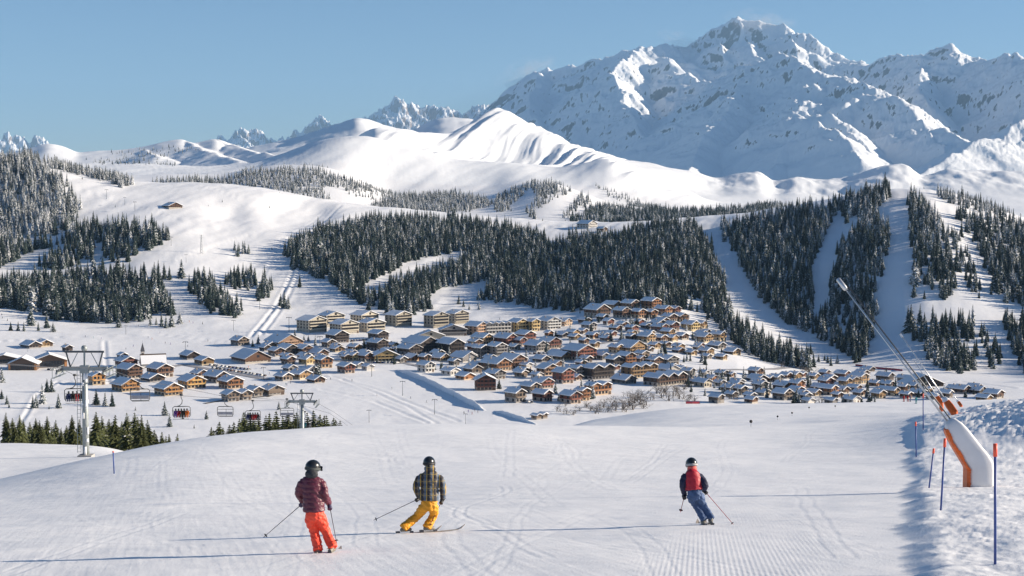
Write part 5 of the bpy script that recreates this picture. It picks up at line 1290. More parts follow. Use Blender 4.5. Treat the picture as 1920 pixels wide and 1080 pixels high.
def fuse(mb, name, mat, voxel=0.012, smooth=5, wrinkle=0.0, seed=1, quilt=None):
    """One continuous skin over everything in mb."""
    me = mb.me(name, mat)
    o = bpy.data.objects.new(name, me); COL.objects.link(o)
    r = o.modifiers.new('r', 'REMESH'); r.mode = 'VOXEL'; r.voxel_size = voxel; r.use_smooth_shade = True
    s = o.modifiers.new('s', 'SMOOTH'); s.factor = 0.5; s.iterations = smooth
    dg = bpy.context.evaluated_depsgraph_get()
    out = bpy.data.meshes.new_from_object(o.evaluated_get(dg))
    bpy.data.objects.remove(o); bpy.data.meshes.remove(me)
    out.name = name
    if not out.materials: out.materials.append(mat)
    if wrinkle or quilt:
        n = len(out.vertices); co = np.zeros(n * 3); no = np.zeros(n * 3)
        out.vertices.foreach_get('co', co); out.vertices.foreach_get('normal', no)
        co = co.reshape(-1, 3); no = no.reshape(-1, 3)
        d = np.zeros(n)
        if wrinkle:
            d += wrinkle * fbm((co[:, 0] + co[:, 1]) / 0.10, co[:, 2] / 0.055 + 0.8 * co[:, 0] / 0.1, 3, seed)
        if quilt:
            ph = np.abs(np.sin(math.pi * (co[:, 2] + 0.03 * fbm(co[:, 0] / .2, co[:, 1] / .2, 2, seed)) / quilt[0]))
            d += quilt[1] * (np.sqrt(ph) - 0.6)
        co = co + no * d[:, None]
        out.vertices.foreach_set('co', co.ravel())
    out.polygons.foreach_set('use_smooth', [True] * len(out.polygons))
    out.update()
    return out

SKIN = cloth('skin', (0.55, 0.31, 0.22), 0.55)
BLACK = cloth('black_fabric', (0.015, 0.015, 0.018), 0.6)
BOOT_GREY = plain('boot_shell', (0.20, 0.19, 0.16), 0.45, var=0.25)
HELMET = plain('helmet_shell', (0.012, 0.014, 0.016), 0.28, var=0.2, coat=0.3)
POLE_DARK = plain('pole_dark', (0.03, 0.03, 0.05), 0.4, 0.3)
POLE_RED = plain('pole_red', (0.40, 0.03, 0.04), 0.4, 0.2)
SKI_TOP = plain('ski_topsheet', (0.30, 0.27, 0.24), 0.4, var=0.4, scale=2.0)

def plaid_material():
    m, nt, b = new_mat('plaid')
    tc = N(nt, 'ShaderNodeTexCoord'); sep = N(nt, 'ShaderNodeSeparateXYZ'); nt.links.new(tc.outputs['Object'], sep.inputs[0])
    def band(sock, period, lo, hi, off=0.0):
        f = math_node(nt, 'FRACT', math_node(nt, 'MULTIPLY_ADD', sock, 1.0 / period, off))
        a = math_node(nt, 'GREATER_THAN', f, lo); c = math_node(nt, 'LESS_THAN', f, hi)
        return math_node(nt, 'MULTIPLY', a, c)
    x, z = sep.outputs['X'], sep.outputs['Z']
    base = (0.17, 0.155, 0.14)
    c1 = mix_rgb(nt, math_node(nt, 'MULTIPLY', band(x, 0.14, 0.0, 0.36), 0.85), base, (0.012, 0.012, 0.018))
    c2 = mix_rgb(nt, math_node(nt, 'MULTIPLY', band(z, 0.15, 0.0, 0.40), 0.7), c1, (0.02, 0.02, 0.03))
    c3 = mix_rgb(nt, math_node(nt, 'MULTIPLY', band(x, 0.14, 0.52, 0.78), 0.55), c2, (0.08, 0.16, 0.26))
    c4 = mix_rgb(nt, math_node(nt, 'MULTIPLY', band(x, 0.14, 0.84, 0.96), 0.9), c3, (0.50, 0.32, 0.05))
    c5 = mix_rgb(nt, math_node(nt, 'MULTIPLY', band(z, 0.15, 0.66, 0.74), 0.6), c4, (0.42, 0.30, 0.08))
    nt.links.new(c5, b.inputs['Base Color']); b.inputs['Roughness'].default_value = 0.8
    return m

def glove_mesh(hand, along, name, mat):
    """Mitten of a gripping hand: palm, four curled fingers and the thumb round the pole grip."""
    h = Vector(hand); d = Vector(along).normalized()
    side = d.cross(Vector((0, 1, 0))).normalized(); fw = side.cross(d).normalized()
    mb = MB()
    rings = [ring(h - d * .05 + fw * -.02, d, .038, .03, 10), ring(h - fw * .02, d, .048, .036, 10), ring(h + d * .05 - fw * .02, d, .042, .03, 10)]
    mb.loft(rings)
    for k in range(4):
        o = h + d * (-.042 + .028 * k); L = (.9, 1.05, 1.0, .8)[k]
        limb(mb, [o + side * .03, o + side * .045 * L + fw * .03, o + side * .012 + fw * .052 * L, o - side * .02 + fw * .04], [.014, .0135, .012, .010], 8, 2)
    o = h + d * .045
    limb(mb, [o - side * .035, o - side * .045 + fw * .025, o - side * .01 + fw * .05], [.015, .013, .011], 8, 2)
    limb(mb, [h - d * .05 - fw * .02, h - d * .11 - fw * .05], [.042, .05], 10, 2)
    return fuse(mb, name, mat, 0.009, 3)

def ski(foot, heading, length, label, name='ski', edge=0.0, aft=0.45):
    """A shaped ski with raised tip; binding and toe piece sit on it."""
    prof = []
    for i in range(17):
        t = i / 16; y = (t - aft) * length
        w = 0.040 + 0.012 * abs(2 * t - 1) ** 2
        if t > 0.9: w *= math.sqrt(max(0.02, 1 - ((t - 0.9) / 0.1) ** 2))
        z = 0.012 + (0.10 * ((t - 0.86) / 0.14) ** 2 if t > 0.86 else 0) + (0.012 * ((0.05 - t) / 0.05) if t < .05 else 0)
        prof.append((y, w, z))
    mb = MB(); mb.loft([[(-w, y, z), (w, y, z), (w, y, z + .014), (-w, y, z + .014)] for y, w, z in prof])
    root = mb.build(name, SKI_TOP)
    root.location = foot; root.rotation_euler = (0, edge, heading)
    MB().box(-.035, .035, -.20, -.12, .026, .085).box(-.03, .03, .13, .2, .026, .06).build('binding', plain('binding_metal', (0.08, 0.08, 0.09), 0.4, 0.4), root)
    tag(root, label, 'ski', 'skis of the three skiers')
    return root

def ski_pole(top, tip, mat, label, group='ski poles of the three skiers'):
    a, b = Vector(top), Vector(tip); d = (b - a).normalized()
    r = empty('ski_pole', tip); off = -b
    MB().tube([a + off, b + off], [.0085, .006], 6).build('shaft', mat, r)
    MB().tube([a + off - d * .05, a + off + d * .0, a + off + d * .09], [.019, .015, .016], 8).build('grip', BLACK, r)
    q = b + off - d * .06
    MB().tube([q - d * .012, q + d * .004], [.02, .047], 9).build('basket', BLACK, r)
    tag(r, label, 'ski pole', group)

class Sk:
    """Measures of one skier: photo pixels to metres round the feet."""
    def __init__(self, fx, fy):
        self.p = land(fx, fy, 15, 90); self.fx, self.fy = fx, fy; self.m = self.p.y / F_PX
    def __call__(self, px, py, y=0.0):
        k = 1 + y / self.p.y
        return Vector(((px - self.fx) * self.m * k + 0.0 * y, y, (self.fy - py) * self.m * k - 0.155 * 0 * y - (self.p.z / self.p.y) * 0))

def boots(root, S, feet, mat):
    for (x, y, dz, heading) in feet:
        mb = MB()
        c, s = math.cos(heading), math.sin(heading)
        F = lambda a, b, z: S_pt(x, y, c * a - s * b, s * a + c * b, z + dz)
        def S_pt(X, Y, a, b, z): return (X + a, Y + b, z)
        limb(mb, [F(0, -.02, .09), F(0, .02, .17), F(0, .05, .25)], [.058, .058, .06], 10, 3)
        limb(mb, [F(0, -.1, .075), F(0, .06, .075), F(0, .16, .065)], [.042, .05, .035], 10, 3)
        o = link('boot', fuse(mb, 'boot', mat, .012, 3), root)

def helmet(root, c, r, yaw, tilt, mat, strap=None):
    mb = MB(); n = 18; rings = []
    for j in range(8):
        th = math.pi * (0.04 + 0.66 * j / 7)
        rr_ = math.sin(th); z = math.cos(th)
        rings.append([(r * 0.95 * rr_ * math.cos(6.28319 * k / n), r * 1.12 * rr_ * math.sin(6.28319 * k / n), r * z) for k in range(n)])
    mb.loft(list(reversed(rings)))
    h = mb.build('helmet', mat, root, smooth=True); h.location = c; h.rotation_euler = (tilt, 0, yaw)
    mb = MB(); rings = []
    for k in range(24):
        a = 6.28319 * k / 24; w = .021 if abs(math.sin(a) - 1) > .75 else .045
        x, y = r * 1.0 * math.cos(a), r * 1.17 * math.sin(a)
        mb.mesh([(x * .97, y * .97, -.02 - w), (x * 1.02, y * 1.02, -.02 - w), (x * 1.02, y * 1.02, -.02 + w), (x * .97, y * .97, -.02 + w)], [(0, 1, 2, 3)])
    # strap ring
    mb = MB(); n = 24
    mb.loft([[(r * q * math.cos(6.28319 * k / n), r * q * 1.17 * math.sin(6.28319 * k / n), z) for k in range(n)] for q, z in ((.94, -.06), (1.0, -.055), (1.0, -.015), (.94, -.01))], cap=False)
    mb.build('goggle_strap', strap or BLACK, h, smooth=True)
    mb = MB(); mb.loft([[(r * .72 * s, r * (1.02 + q), z) for s, q, z in ((-1, 0, -.07), (-.5, .16, -.075), (.5, .16, -.075), (1, 0, -.07), (1, 0, .01), (.5, .17, .015), (-.5, .17, .015), (-1, 0, .01))], [(r * .72 * s, r * (1.16 + q), z) for s, q, z in ((-1, 0, -.07), (-.5, .16, -.075), (.5, .16, -.075), (1, 0, -.07), (1, 0, .01), (.5, .17, .015), (-.5, .17, .015), (-1, 0, .01))]])
    mb.build('goggles', GLASS, h, smooth=True)

def skier(S, label, J, mats, puffy=None, voxel=0.013, vest=None):
    """J: joints in metres. One continuous body; clothes lie over it as children."""
    hd, nk = J['head'], J['neck']
    mb = MB()
    hipc = (J['hl'] + J['hr']) / 2; chest = (J['sl'] + J['sr']) / 2
    trunk_loft(mb, [(hipc - Vector((0, 0, .06)), .115, .085), (hipc + (chest - hipc) * .4, .105, .08), (hipc + (chest - hipc) * .8, .12, .085), (chest, .07, .06)])
    limb(mb, [chest, nk, hd - Vector((0, 0, .04))], [.06, .055, .055], 10, 3)
    ball(mb, hd, .1, squash=(.9, 1.05, 1.15))
    nose = J['face']; 
    limb(mb, [hd + nose * .085 + Vector((0, 0, -.02)), hd + nose * .118 + Vector((0, 0, -.04))], [.02, .014], 8, 2)
    limb(mb, [hd + nose * .06 - Vector((0, 0, .1)), hd + nose * .085 - Vector((0, 0, .1))], [.035, .025], 8, 2)
    for s, e, h in (('sl', 'el', 'al'), ('sr', 'er', 'ar')): limb(mb, [chest - Vector((0, 0, .06)), J[s] + (chest - J[s]) * .2 - Vector((0, 0, .06)), J[e], J[h]], [.04, .042, .035, .03], 10, 3)
    for h, k, a in (('hl', 'kl', 'fl'), ('hr', 'kr', 'fr')): limb(mb, [hipc, J[h], J[k], J[a]], [.08, .08, .055, .045], 10, 3)
    body = link('person', fuse(mb, 'person', SKIN, 0.016, 3)); body.location = S.p
    tag(body, label, 'person', 'skiers on the near piste')
    # jacket
    k = J.get('bulk', 1.0)
    mb = MB(); up = chest - hipc; ux = (J['sr'] - J['sl']).normalized()
    hem = J['hem']
    trunk_loft(mb, [(hem, .205 * k, .155 * k), (hem + (chest - hem) * .25, .20 * k, .15 * k), (hem + (chest - hem) * .5, .19 * k, .145 * k), (hem + (chest - hem) * .8, .215 * k, .145 * k), (chest - Vector((0, 0, .03)), .205 * k, .13 * k), (chest + (nk - chest) * .35, .165 * k, .11), (chest + (nk - chest) * .7, .11, .09), (nk, .085, .08)])
    for s, e, h in (('sl', 'el', 'al'), ('sr', 'er', 'ar')):
        w = J[h] + (J[e] - J[h]) * .12
        lo = Vector((0, 0, .045)); inn = (chest - J[s]) * .12
        limb(mb, [J[s] * .45 + chest * .55 - lo * 1.6, J[s] + inn - lo, J[s] * .45 + J[e] * .55, J[e], w], [.075 * k, .083 * k, .082 * k, .074 * k, .06 * k], 12, 4)
    o = link('jacket', fuse(mb, 'jacket', mats['jacket'], voxel, 7, wrinkle=0.014, seed=3, quilt=puffy), body)
    if vest:
        mb = MB()
        trunk_loft(mb, [(hem + (chest - hem) * .02, .198, .15), (hem + (chest - hem) * .35, .19, .152), (hem + (chest - hem) * .8, .195, .148), (chest + Vector((0, 0, .03)), .15, .125), (chest + (nk - chest) * .6, .105, .098)])
        link('vest', fuse(mb, 'vest', vest, voxel, 4, wrinkle=.006, seed=5), body)
    # collar or hood
    mb = MB(); up_ = (hd - nk).normalized(); limb(mb, [nk - Vector((0, 0, .07)), nk + up_ * .03 + Vector((0, -.015, 0)), nk + up_ * .085 + Vector((0, -.01, 0))], [.115, .112, .094], 14, 3)
    if J.get('hood'): ball(mb, nk + Vector((0, -.08, .015)), .12, squash=(1.1, .7, .8))
    link('hood' if J.get('hood') else 'collar', fuse(mb, 'collar', mats['collar'], voxel, 4, wrinkle=.008), body)
    # trousers
    t = J.get('leg', 1.0)
    mb = MB()
    trunk_loft(mb, [(hipc + up * .36, .165 * t, .125 * t), (hipc + up * .2, .178 * t, .135 * t), (hipc, .188 * t, .148 * t), (hipc - Vector((0, 0, .10)), .15 * t, .125 * t)])
    for h, kn, a in (('hl', 'kl', 'fl'), ('hr', 'kr', 'fr')):
        limb(mb, [hipc * .4 + J[h] * .6, J[h] + (J[kn] - J[h]) * .25, J[kn], J[a] + (J[a] - J[kn]).normalized() * .09], [.11 * t, .118 * t, .092 * t, J.get('cuff', .1) * t], 14, 5)
    link('trousers', fuse(mb, 'trousers', mats['trousers'], voxel, 4, wrinkle=0.026, seed=8), body)
    helmet(body, hd + Vector((0, 0, .02)), .138, J['yaw'], J.get('tilt', 0), mats.get('helmet', HELMET), mats.get('strap'))
    for h, d in (('al', J['dl']), ('ar', J['dr'])):
        link('glove', glove_mesh(J[h], d, 'glove', mats['glove']), body)
    return body

# --- skier in maroon down jacket
S = Sk(606, 1036)
J = dict(head=S(586, 877, .14), neck=S(585, 888, .09), sl=S(566, 899, .05), sr=S(603, 898, .07), el=S(560, 926, .08), al=S(567, 946, .27), er=S(610, 926, .0), ar=S(616, 948, .2),
         hl=S(581, 965, 0), hr=S(600, 965, 0), kl=S(588, 998, .12), kr=S(609, 997, .12), fl=S(595, 1023, -.02), fr=S(621, 1019, .0), hem=S(589, 958, .0), face=Vector((.75, .66, 0)), yaw=-0.85, tilt=-.1, bulk=1.02, leg=.98, hood=True)
tipL = S(496, 1001, -.25); tipR = S(633, 1016, -.1)
J['dl'] = J['al'] - tipL; J['dr'] = J['ar'] - tipR
MAROON = cloth('maroon_down', (0.115, 0.022, 0.042), 0.45, 0.15); CORAL = cloth('coral_trousers', (0.95, 0.085, 0.04), 0.6, 0.06)
b1 = skier(S, 'skier in maroon down jacket and coral trousers, gliding away over the piste', J, dict(jacket=MAROON, collar=cloth('charcoal_hood', (0.03, 0.032, 0.04), 0.7, .3), trousers=CORAL, glove=cloth('glove_violet', (0.05, 0.04, 0.09)), strap=cloth('strap_grey', (.05, .06, .06))), puffy=(0.098, 0.015))
G = lambda x, y: float(ground(np.array([x]), np.array([y]))[0])
def placed_feet(body, S, J, heading, off=(0, 0)):
    out = []
    for a in ('fl', 'fr'):
        x, y = J[a].x, J[a].y
        out.append((x, y - .02, J[a].z - .27, heading))
    return out
boots(b1, S, [(J['fl'].x + .005, J['fl'].y, J['fl'].z - .20, -.3), (J['fr'].x + .01, J['fr'].y, J['fr'].z - .20, -.3)], BOOT_GREY)
for a, lab in (('fl', 'left ski of the skier in coral trousers'), ('fr', 'right ski of the skier in coral trousers')):
    ski(S.p + Vector((J[a].x, J[a].y + .02, J[a].z - .235)), -.12, 1.5, lab, edge=.08).rotation_euler.x = -.15
ski_pole(S.p + J['al'] + (J['al'] - tipL).normalized() * .06, S.p + tipL, POLE_DARK, 'black ski pole trailing to the left of the maroon jacket')
ski_pole(S.p + J['ar'] + (J['ar'] - tipR).normalized() * .06, S.p + tipR, POLE_DARK, 'black ski pole hanging down beside the coral trousers')

# --- skier in checked jacket
S = Sk(790, 999)
J = dict(head=S(804, 870, .22), neck=S(806, 880, .17), sl=S(787, 890, .1), sr=S(826, 892, .1), el=S(780, 914, .05), al=S(786, 938, .28), er=S(831, 916, .05), ar=S(830, 938, .18),
         hl=S(797, 948, 0), hr=S(813, 948, 0), kl=S(781, 970, .14), kr=S(812, 970, .18), fl=S(761, 985, .0), fr=S(803, 984, .08), hem=S(805, 938, .02), face=Vector((.3, .95, 0)), yaw=-.25, tilt=-.15, bulk=1.04, leg=1.0, hood=True)
tipL = S(700, 973, -.1); tipR = S(805, 987, .0)
J['dl'] = J['al'] - tipL; J['dr'] = J['ar'] - tipR
PLAID = plaid_material()
b2 = skier(S, 'skier in checked jacket and yellow trousers, leaning into a turn', J, dict(jacket=PLAID, collar=PLAID, trousers=cloth('yellow_trousers', (0.72, 0.31, 0.012), 0.6, .1), glove=BLACK))
boots(b2, S, [(J['fl'].x - .03, J['fl'].y, J['fl'].z - .17, -1.1), (J['fr'].x - .01, J['fr'].y, J['fr'].z - .17, -1.1)], BOOT_GREY)
for a, dx, lab in (('fl', -.03, 'lower ski of the skier in yellow trousers'), ('fr', 0, 'upper ski of the skier in yellow trousers')):
    q = S.p + Vector((J[a].x + dx, J[a].y + .02, J[a].z - .205))
    ski(q, -1.15, 1.6, lab, edge=-.1)
ski_pole(S.p + J['al'] + (J['al'] - tipL).normalized() * .06, S.p + tipL, POLE_DARK, 'black ski pole held out left of the checked jacket')
ski_pole(S.p + J['ar'] + (J['ar'] - tipR).normalized() * .06, S.p + tipR, POLE_DARK, 'thin black ski pole in front of the yellow trousers')

# --- skier in red vest
S = Sk(1322, 984)
J = dict(head=S(1298, 873, .26), neck=S(1299, 882, .21), sl=S(1283, 889, .12), sr=S(1314, 890, .12), el=S(1279, 911, .05), al=S(1285, 931, .2), er=S(1322, 910, .0), ar=S(1321, 921, .22),
         hl=S(1294, 927, 0), hr=S(1311, 927, 0), kl=S(1306, 949, .16), kr=S(1319, 948, .16), fl=S(1317, 969, .0), fr=S(1331, 967, .02), hem=S(1301, 919, .02), face=Vector((-.1, 1, 0)), yaw=0.1, tilt=-.25, bulk=.94, leg=.9, cuff=.085)
tipL = S(1274, 958, -.1); tipR = S(1376, 983, -.1)
J['dl'] = J['al'] - tipL; J['dr'] = J['ar'] - tipR
NAVY = cloth('navy_layer', (0.012, 0.016, 0.05), 0.7)
b3 = skier(S, 'skier in red vest over navy sleeves and blue trousers, farthest of three', J, dict(jacket=NAVY, collar=cloth('salmon_collar', (0.62, 0.12, 0.10), 0.7), trousers=cloth('denim_blue', (0.055, 0.10, 0.21), 0.75, .2), glove=BLACK, strap=cloth('strap_pale', (.4, .38, .38))), vest=cloth('red_vest', (0.42, 0.012, 0.03), 0.55, .12))
boots(b3, S, [(J['fl'].x + .01, J['fl'].y, J['fl'].z - .2, .05), (J['fr'].x + .02, J['fr'].y, J['fr'].z - .2, .05)], BOOT_GREY)
for a, lab in (('fl', 'left ski of the skier in the red vest'), ('fr', 'right ski of the skier in the red vest')):
    ski(S.p + Vector((J[a].x + .02, J[a].y + .02, J[a].z - .235)), .05, 1.4, lab, edge=.2).rotation_euler.x = -.13
ski_pole(S.p + J['al'] + (J['al'] - tipL).normalized() * .06, S.p + tipL, POLE_RED, 'short-looking red ski pole left of the blue trousers')
ski_pole(S.p + J['ar'] + (J['ar'] - tipR).normalized() * .06, S.p + tipR, POLE_RED, 'red ski pole planted out to the right of the red vest')

# --- small figures: one body shape each for standing and sitting, clothes by object colour
SUIT = paint_by_object('ski_suit', 0.7, (6, 6, 6), 0.2)
def little(sitting):
    mb = MB()
    if sitting:
        trunk_loft(mb, [((0, 0, .0), .19, .16), ((0, -.02, .3), .19, .14), ((0, 0, .52), .2, .13), ((0, .02, .6), .1, .09)], 10)
        for s in (-1, 1):
            limb(mb, [(s * .1, 0, .05), (s * .12, .42, .06), (s * .12, .5, -.36)], [.1, .08, .065], 8, 2)
            limb(mb, [(s * .2, 0, .5), (s * .25, .12, .28), (s * .15, .33, .2)], [.07, .06, .05], 8, 2)
        limb(mb, [(s * .12, .45, -.38) for s in (-1, -.9)], [.05, .05], 6, 1)
    else:
        trunk_loft(mb, [((0, 0, .85), .18, .13), ((0, .03, 1.1), .17, .13), ((0, .1, 1.38), .2, .13), ((0, .12, 1.47), .09, .08)], 10)
        for s in (-1, 1):
            limb(mb, [(s * .09, 0, .88), (s * .13, .12, .5), (s * .14, .0, .0)], [.1, .085, .075], 8, 2)
            limb(mb, [(s * .2, .1, 1.36), (s * .28, .1, 1.1), (s * .24, .32, 1.0)], [.07, .055, .05], 8, 2)
            limb(mb, [(s * .14, -.12, .04), (s * .14, .2, .04)], [.05, .05], 6, 1)
    body = fuse(mb, 'person', SUIT, .035, 2)
    zt = .74 if sitting else 1.62
    hb = MB(); ball(hb, (0, .06 if sitting else .13, zt), .135, 10, 6)
    head = hb.me('helmet', HELMET, True)
    return body, head
SIT, SIT_HEAD = little(True); STAND, STAND_HEAD = little(False)
sk_mesh = MB().box(-.18, -.09, -.75, .85, 0, .03).box(.09, .18, -.75, .85, 0, .03).me('skis', SKI_TOP)
SUITS = [('red', (0.30, 0.015, 0.02)), ('dark blue', (0.02, 0.03, 0.09)), ('black', (0.02, 0.02, 0.022)), ('teal', (0.02, 0.22, 0.25)), ('violet', (0.12, 0.06, 0.25)), ('orange', (0.55, 0.14, 0.02)), ('grey', (0.15, 0.15, 0.16)), ('white', (0.6, 0.6, 0.6))]
def small_person(loc, rz, colour, label, group, sitting=False):
    o = link('person', SIT if sitting else STAND); o.location = loc; o.rotation_euler = (0, 0, rz)
    o.color = (*dict(SUITS)[colour], 1)
    link('helmet', SIT_HEAD if sitting else STAND_HEAD, o)
    if not sitting: link('skis', sk_mesh, o)
    tag(o, label, 'person', group)
    return o
for px, py, c, lab, hd in [(1242 + 453, 753, 'red', 'skier all in red behind the snow lances', 0.3), (1248 + 454, 753, 'red', 'second red skier just right of the other behind the lances', -0.4), (1718, 757, 'teal', 'skier in teal top on the piste edge left of the orange lance base', 0.2), (1707, 751, 'dark blue', 'skier in dark blue between red pair and teal skier', 1.0)]:
    p = land(px, py, 200, 460); small_person(p, hd, c, lab, 'skiers at the far end of the piste')
fr_ = random.Random(14)
spots = [(523, 736), (530, 737), (441, 708), (440, 690), (466, 690), (536, 722), (538, 723), (545, 719), (597, 690), (735, 730), (707, 742), (770, 748), (800, 755), (870, 776), (878, 773), (885, 777), (890, 771), (896, 774), (850, 745), (278, 634), (285, 636), (310, 644), (320, 646), (352, 650), (390, 640), (403, 646), (300, 625), (260, 612), (355, 604), (362, 606), (560, 704), (620, 712), (660, 715), (250, 650), (236, 655), (160, 632), (175, 634), (190, 636), (505, 702), (600, 640)]
for k, (px, py) in enumerate(sorted(spots)):
    p = land(px, py, 850, 1900); c = fr_.choice(SUITS)[0]
    small_person(p, fr_.uniform(0, 6.28), c, f'tiny distant skier in {c} on the lower slopes, {ordinal(k + 1)} from left', 'tiny skiers on the lower slopes')
# ================================================================== CHAIRLIFT
STEEL = plain('lift_steel', (0.30, 0.33, 0.33), 0.5, 0.35, 0.2)
STEEL_D = plain('lift_steel_dark', (0.09, 0.10, 0.11), 0.5, 0.3, 0.2)
RIME = snow_material('rime', False)
ROPE = plain('steel_rope', (0.10, 0.10, 0.11), 0.5, 0.5)

def at_px(px, py, d):
    s, t = ray(px, py); return Vector((s * d, d, t * d))

def pylon(base_px, base_d, top, arm_half, beam_h, name_label, rime=True, yaw=0.0):
    """Tubular lift pylon: mast, cross arm with sheave trains, service gantry above, ladder."""
    b = at_depth(base_px, base_d); h = top - b.z
    r = empty('lift_pylon', b, yaw); tag(r, name_label, 'lift pylon', 'chairlift pylons')
    MB().tube([(0, 0, -2.0), (0, 0, h * .5), (0, 0, h)], [.42, .36, .30], 14).build('mast', STEEL, r, smooth=True)
    MB().box(-.8, .8, -.8, .8, -1.5, .25).build('footing', plain('concrete', (.35, .34, .33), .9), r)
    mb = MB(); mb.box(-arm_half, arm_half, -.22, .22, h - .3, h + .15); mb.box(-.5, .5, -.35, .35, h - .6, h + .3); mb.build('cross_arm', STEEL, r)
    mb = MB(); mb.box(-arm_half * .86, arm_half * .86, -.1, .1, h + beam_h - .16, h + beam_h + .06); g = mb.build('gantry_beam', STEEL_D, r)
    for s in (-1, 1):
        MB().tube([(s * arm_half * .62, 0, h + .1), (s * arm_half * .8, 0, h + beam_h - .1)], .1, 6).build('gantry_strut', STEEL_D, r)
        MB().tube([(s * arm_half * .62, 0, h + .1), (s * arm_half * .3, 0, h + beam_h * .9)], .05, 5).build('brace', STEEL, r)
        mb = MB(); mb.box(s * arm_half - .12, s * arm_half + .12, -2.2, 2.2, h - .5, h - .28)
        tr = mb.build('sheave_train', STEEL, r)
        for q in (-1.8, -1.1, -.4, .4, 1.1, 1.8):
            MB().tube([(s * arm_half - .08, q, h - .22), (s * arm_half + .08, q, h - .22)], .22, 12).build('sheave', STEEL_D, tr)
        mb = MB(); mb.box(s * arm_half * 1.05 + (-.35 if s < 0 else 0), s * arm_half * 1.05 + (.35 if s > 0 else 0), -2.4, 2.4, h - .95, h - .9)
        for q in (-2.3, -.8, .8, 2.3): mb.box(s * arm_half * 1.05 + s * .3 - .03, s * arm_half * 1.05 + s * .3 + .03, q - .03, q + .03, h - .9, h + .1)
        mb.box(s * arm_half * 1.05 + s * .3 - .03, s * arm_half * 1.05 + s * .3 + .03, -2.4, 2.4, h + .08, h + .13)
        mb.build('catwalk', STEEL, r)
    mb = MB()
    for s in (-.2, .2): mb.tube([(s - .75, -.1, .5), (s - .75 + .1, -.1, h - .3)], .03, 4)
    k = .6
    while k < h - .4: mb.tube([(-.95 + .1 * k / h, -.1, k), (-.55 + .1 * k / h, -.1, k)], .02, 4); k += .45
    mb.build('ladder', STEEL, r)
    mb = MB(); ball(mb, (0, 0, h + beam_h + .35), .38, 10, 6); mb.build('lamp_housing', STEEL, g, smooth=True)
    MB().tube([(0, 0, h), (0, 0, h + beam_h)], .12, 8).build('gantry_post', STEEL, r)
    if rime:
        q = random.Random(5)
        for i in range(12):
            z = q.uniform(.5, h - .6); a = q.uniform(-2.6, -.4); ln = q.uniform(.3, 1.0)
            mb = MB(); rad = .36 + .06 * (1 - z / h)
            mb.loft([[(rad * w * math.cos(a + da), rad * w * math.sin(a + da), z + zz) for da, w in ((-.4, 1.0), (-.2, 1.14), (.1, 1.2), (.35, 1.1), (.45, 1.0), (0, .95))] for zz, _ in ((-ln * .5, 0), (0, 0), (ln * .5, 0))])
            mb.build('rime_crust', RIME, r, smooth=True)
    return b, h
D1, D2 = 181.0, 290.0
p1 = at_px(153, 690, D1); p2 = at_px(563, 752, D2)
b1_, h1_ = pylon(153, D1, p1.z, 2.65, 1.95, 'tall rime-crusted chairlift pylon at the left of the piste')
b2_, h2_ = pylon(563, D2, p2.z, 2.5, 1.5, 'second chairlift pylon standing in the row of olive spruces', False)
def dep(px): return 1.0 / np.interp(px, [0, 153, 563, 760], [1 / 160.0, 1 / D1, 1 / D2, 1 / 420.0])
L1 = Vector((p1.x - 2.65, D1, p1.z)); R1 = Vector((p1.x + 2.65, D1, p1.z)); L2 = Vector((p2.x - 2.5, D2, p2.z)); R2 = Vector((p2.x + 2.5, D2, p2.z))
ropeL = [at_px(-140, 672, 150.0), at_px(0, 683, 168.0), L1, at_px(140, 703, 190), at_px(337, 742, dep(345)), at_px(470, 751, dep(470)), L2, at_px(618, 775, 340), at_px(655, 800, 420), at_px(680, 835, 520)]
ropeR = [at_px(-60, 676, 150.0), at_px(90, 688, 170), R1, at_px(262, 712, dep(255)), at_px(425, 744, dep(425)), at_px(541, 750, dep(541)), R2, at_px(625, 772, 340), at_px(665, 800, 420), at_px(692, 835, 520)]
for pts, lab in ((ropeL, 'chairlift rope running over the left sheaves of both pylons'), (ropeR, 'chairlift rope running over the right sheaves of both pylons')):
    tag(MB().tube(pts, .028, 5).build('lift_rope', ROPE), lab, 'rope', 'chairlift ropes')

FRAME = plain('chair_frame', (0.07, 0.075, 0.08), 0.5, 0.4)
SEATPAD = plain('seat_pad', (0.30, 0.30, 0.33), 0.7)
HW = 1.22
cm = {}
mb = MB(); mb.tube([(0, 0, 0), (.05, 0, -.35), (-.12, 0, -.8), (-.05, 0, -1.25), (.25, 0, -1.55), (.6, 0, -1.65)], .055, 8); mb.box(-.22, .22, -.1, .1, -.12, .12); cm['hanger'] = (mb.me('hanger', FRAME, True), None)
mb = MB(); mb.tube([(-HW * .82, 0, -1.68), (HW * .82, 0, -1.68)], .06, 8); mb.tube([(-HW * .82, 0, -1.68), (-HW, 0, -1.85), (-HW, .0, -2.9), (-HW * .9, 0, -3.15)], .05, 8); mb.tube([(HW * .82, 0, -1.68), (HW, 0, -1.85), (HW, .0, -2.9), (HW * .9, 0, -3.15)], .05, 8); mb.tube([(-HW * .9, 0, -3.15), (HW * .9, 0, -3.15)], .05, 8); cm['frame'] = (mb.me('frame', FRAME, True), None)
mb = MB(); mb.box(-HW * .93, HW * .93, -.05, .5, -2.95, -2.82); cm['seat'] = (mb.me('seat', SEATPAD), None)
mb = MB(); mb.box(-HW * .93, HW * .93, -.12, -.04, -2.85, -2.5); cm['backrest'] = (mb.me('backrest', SEATPAD), None)
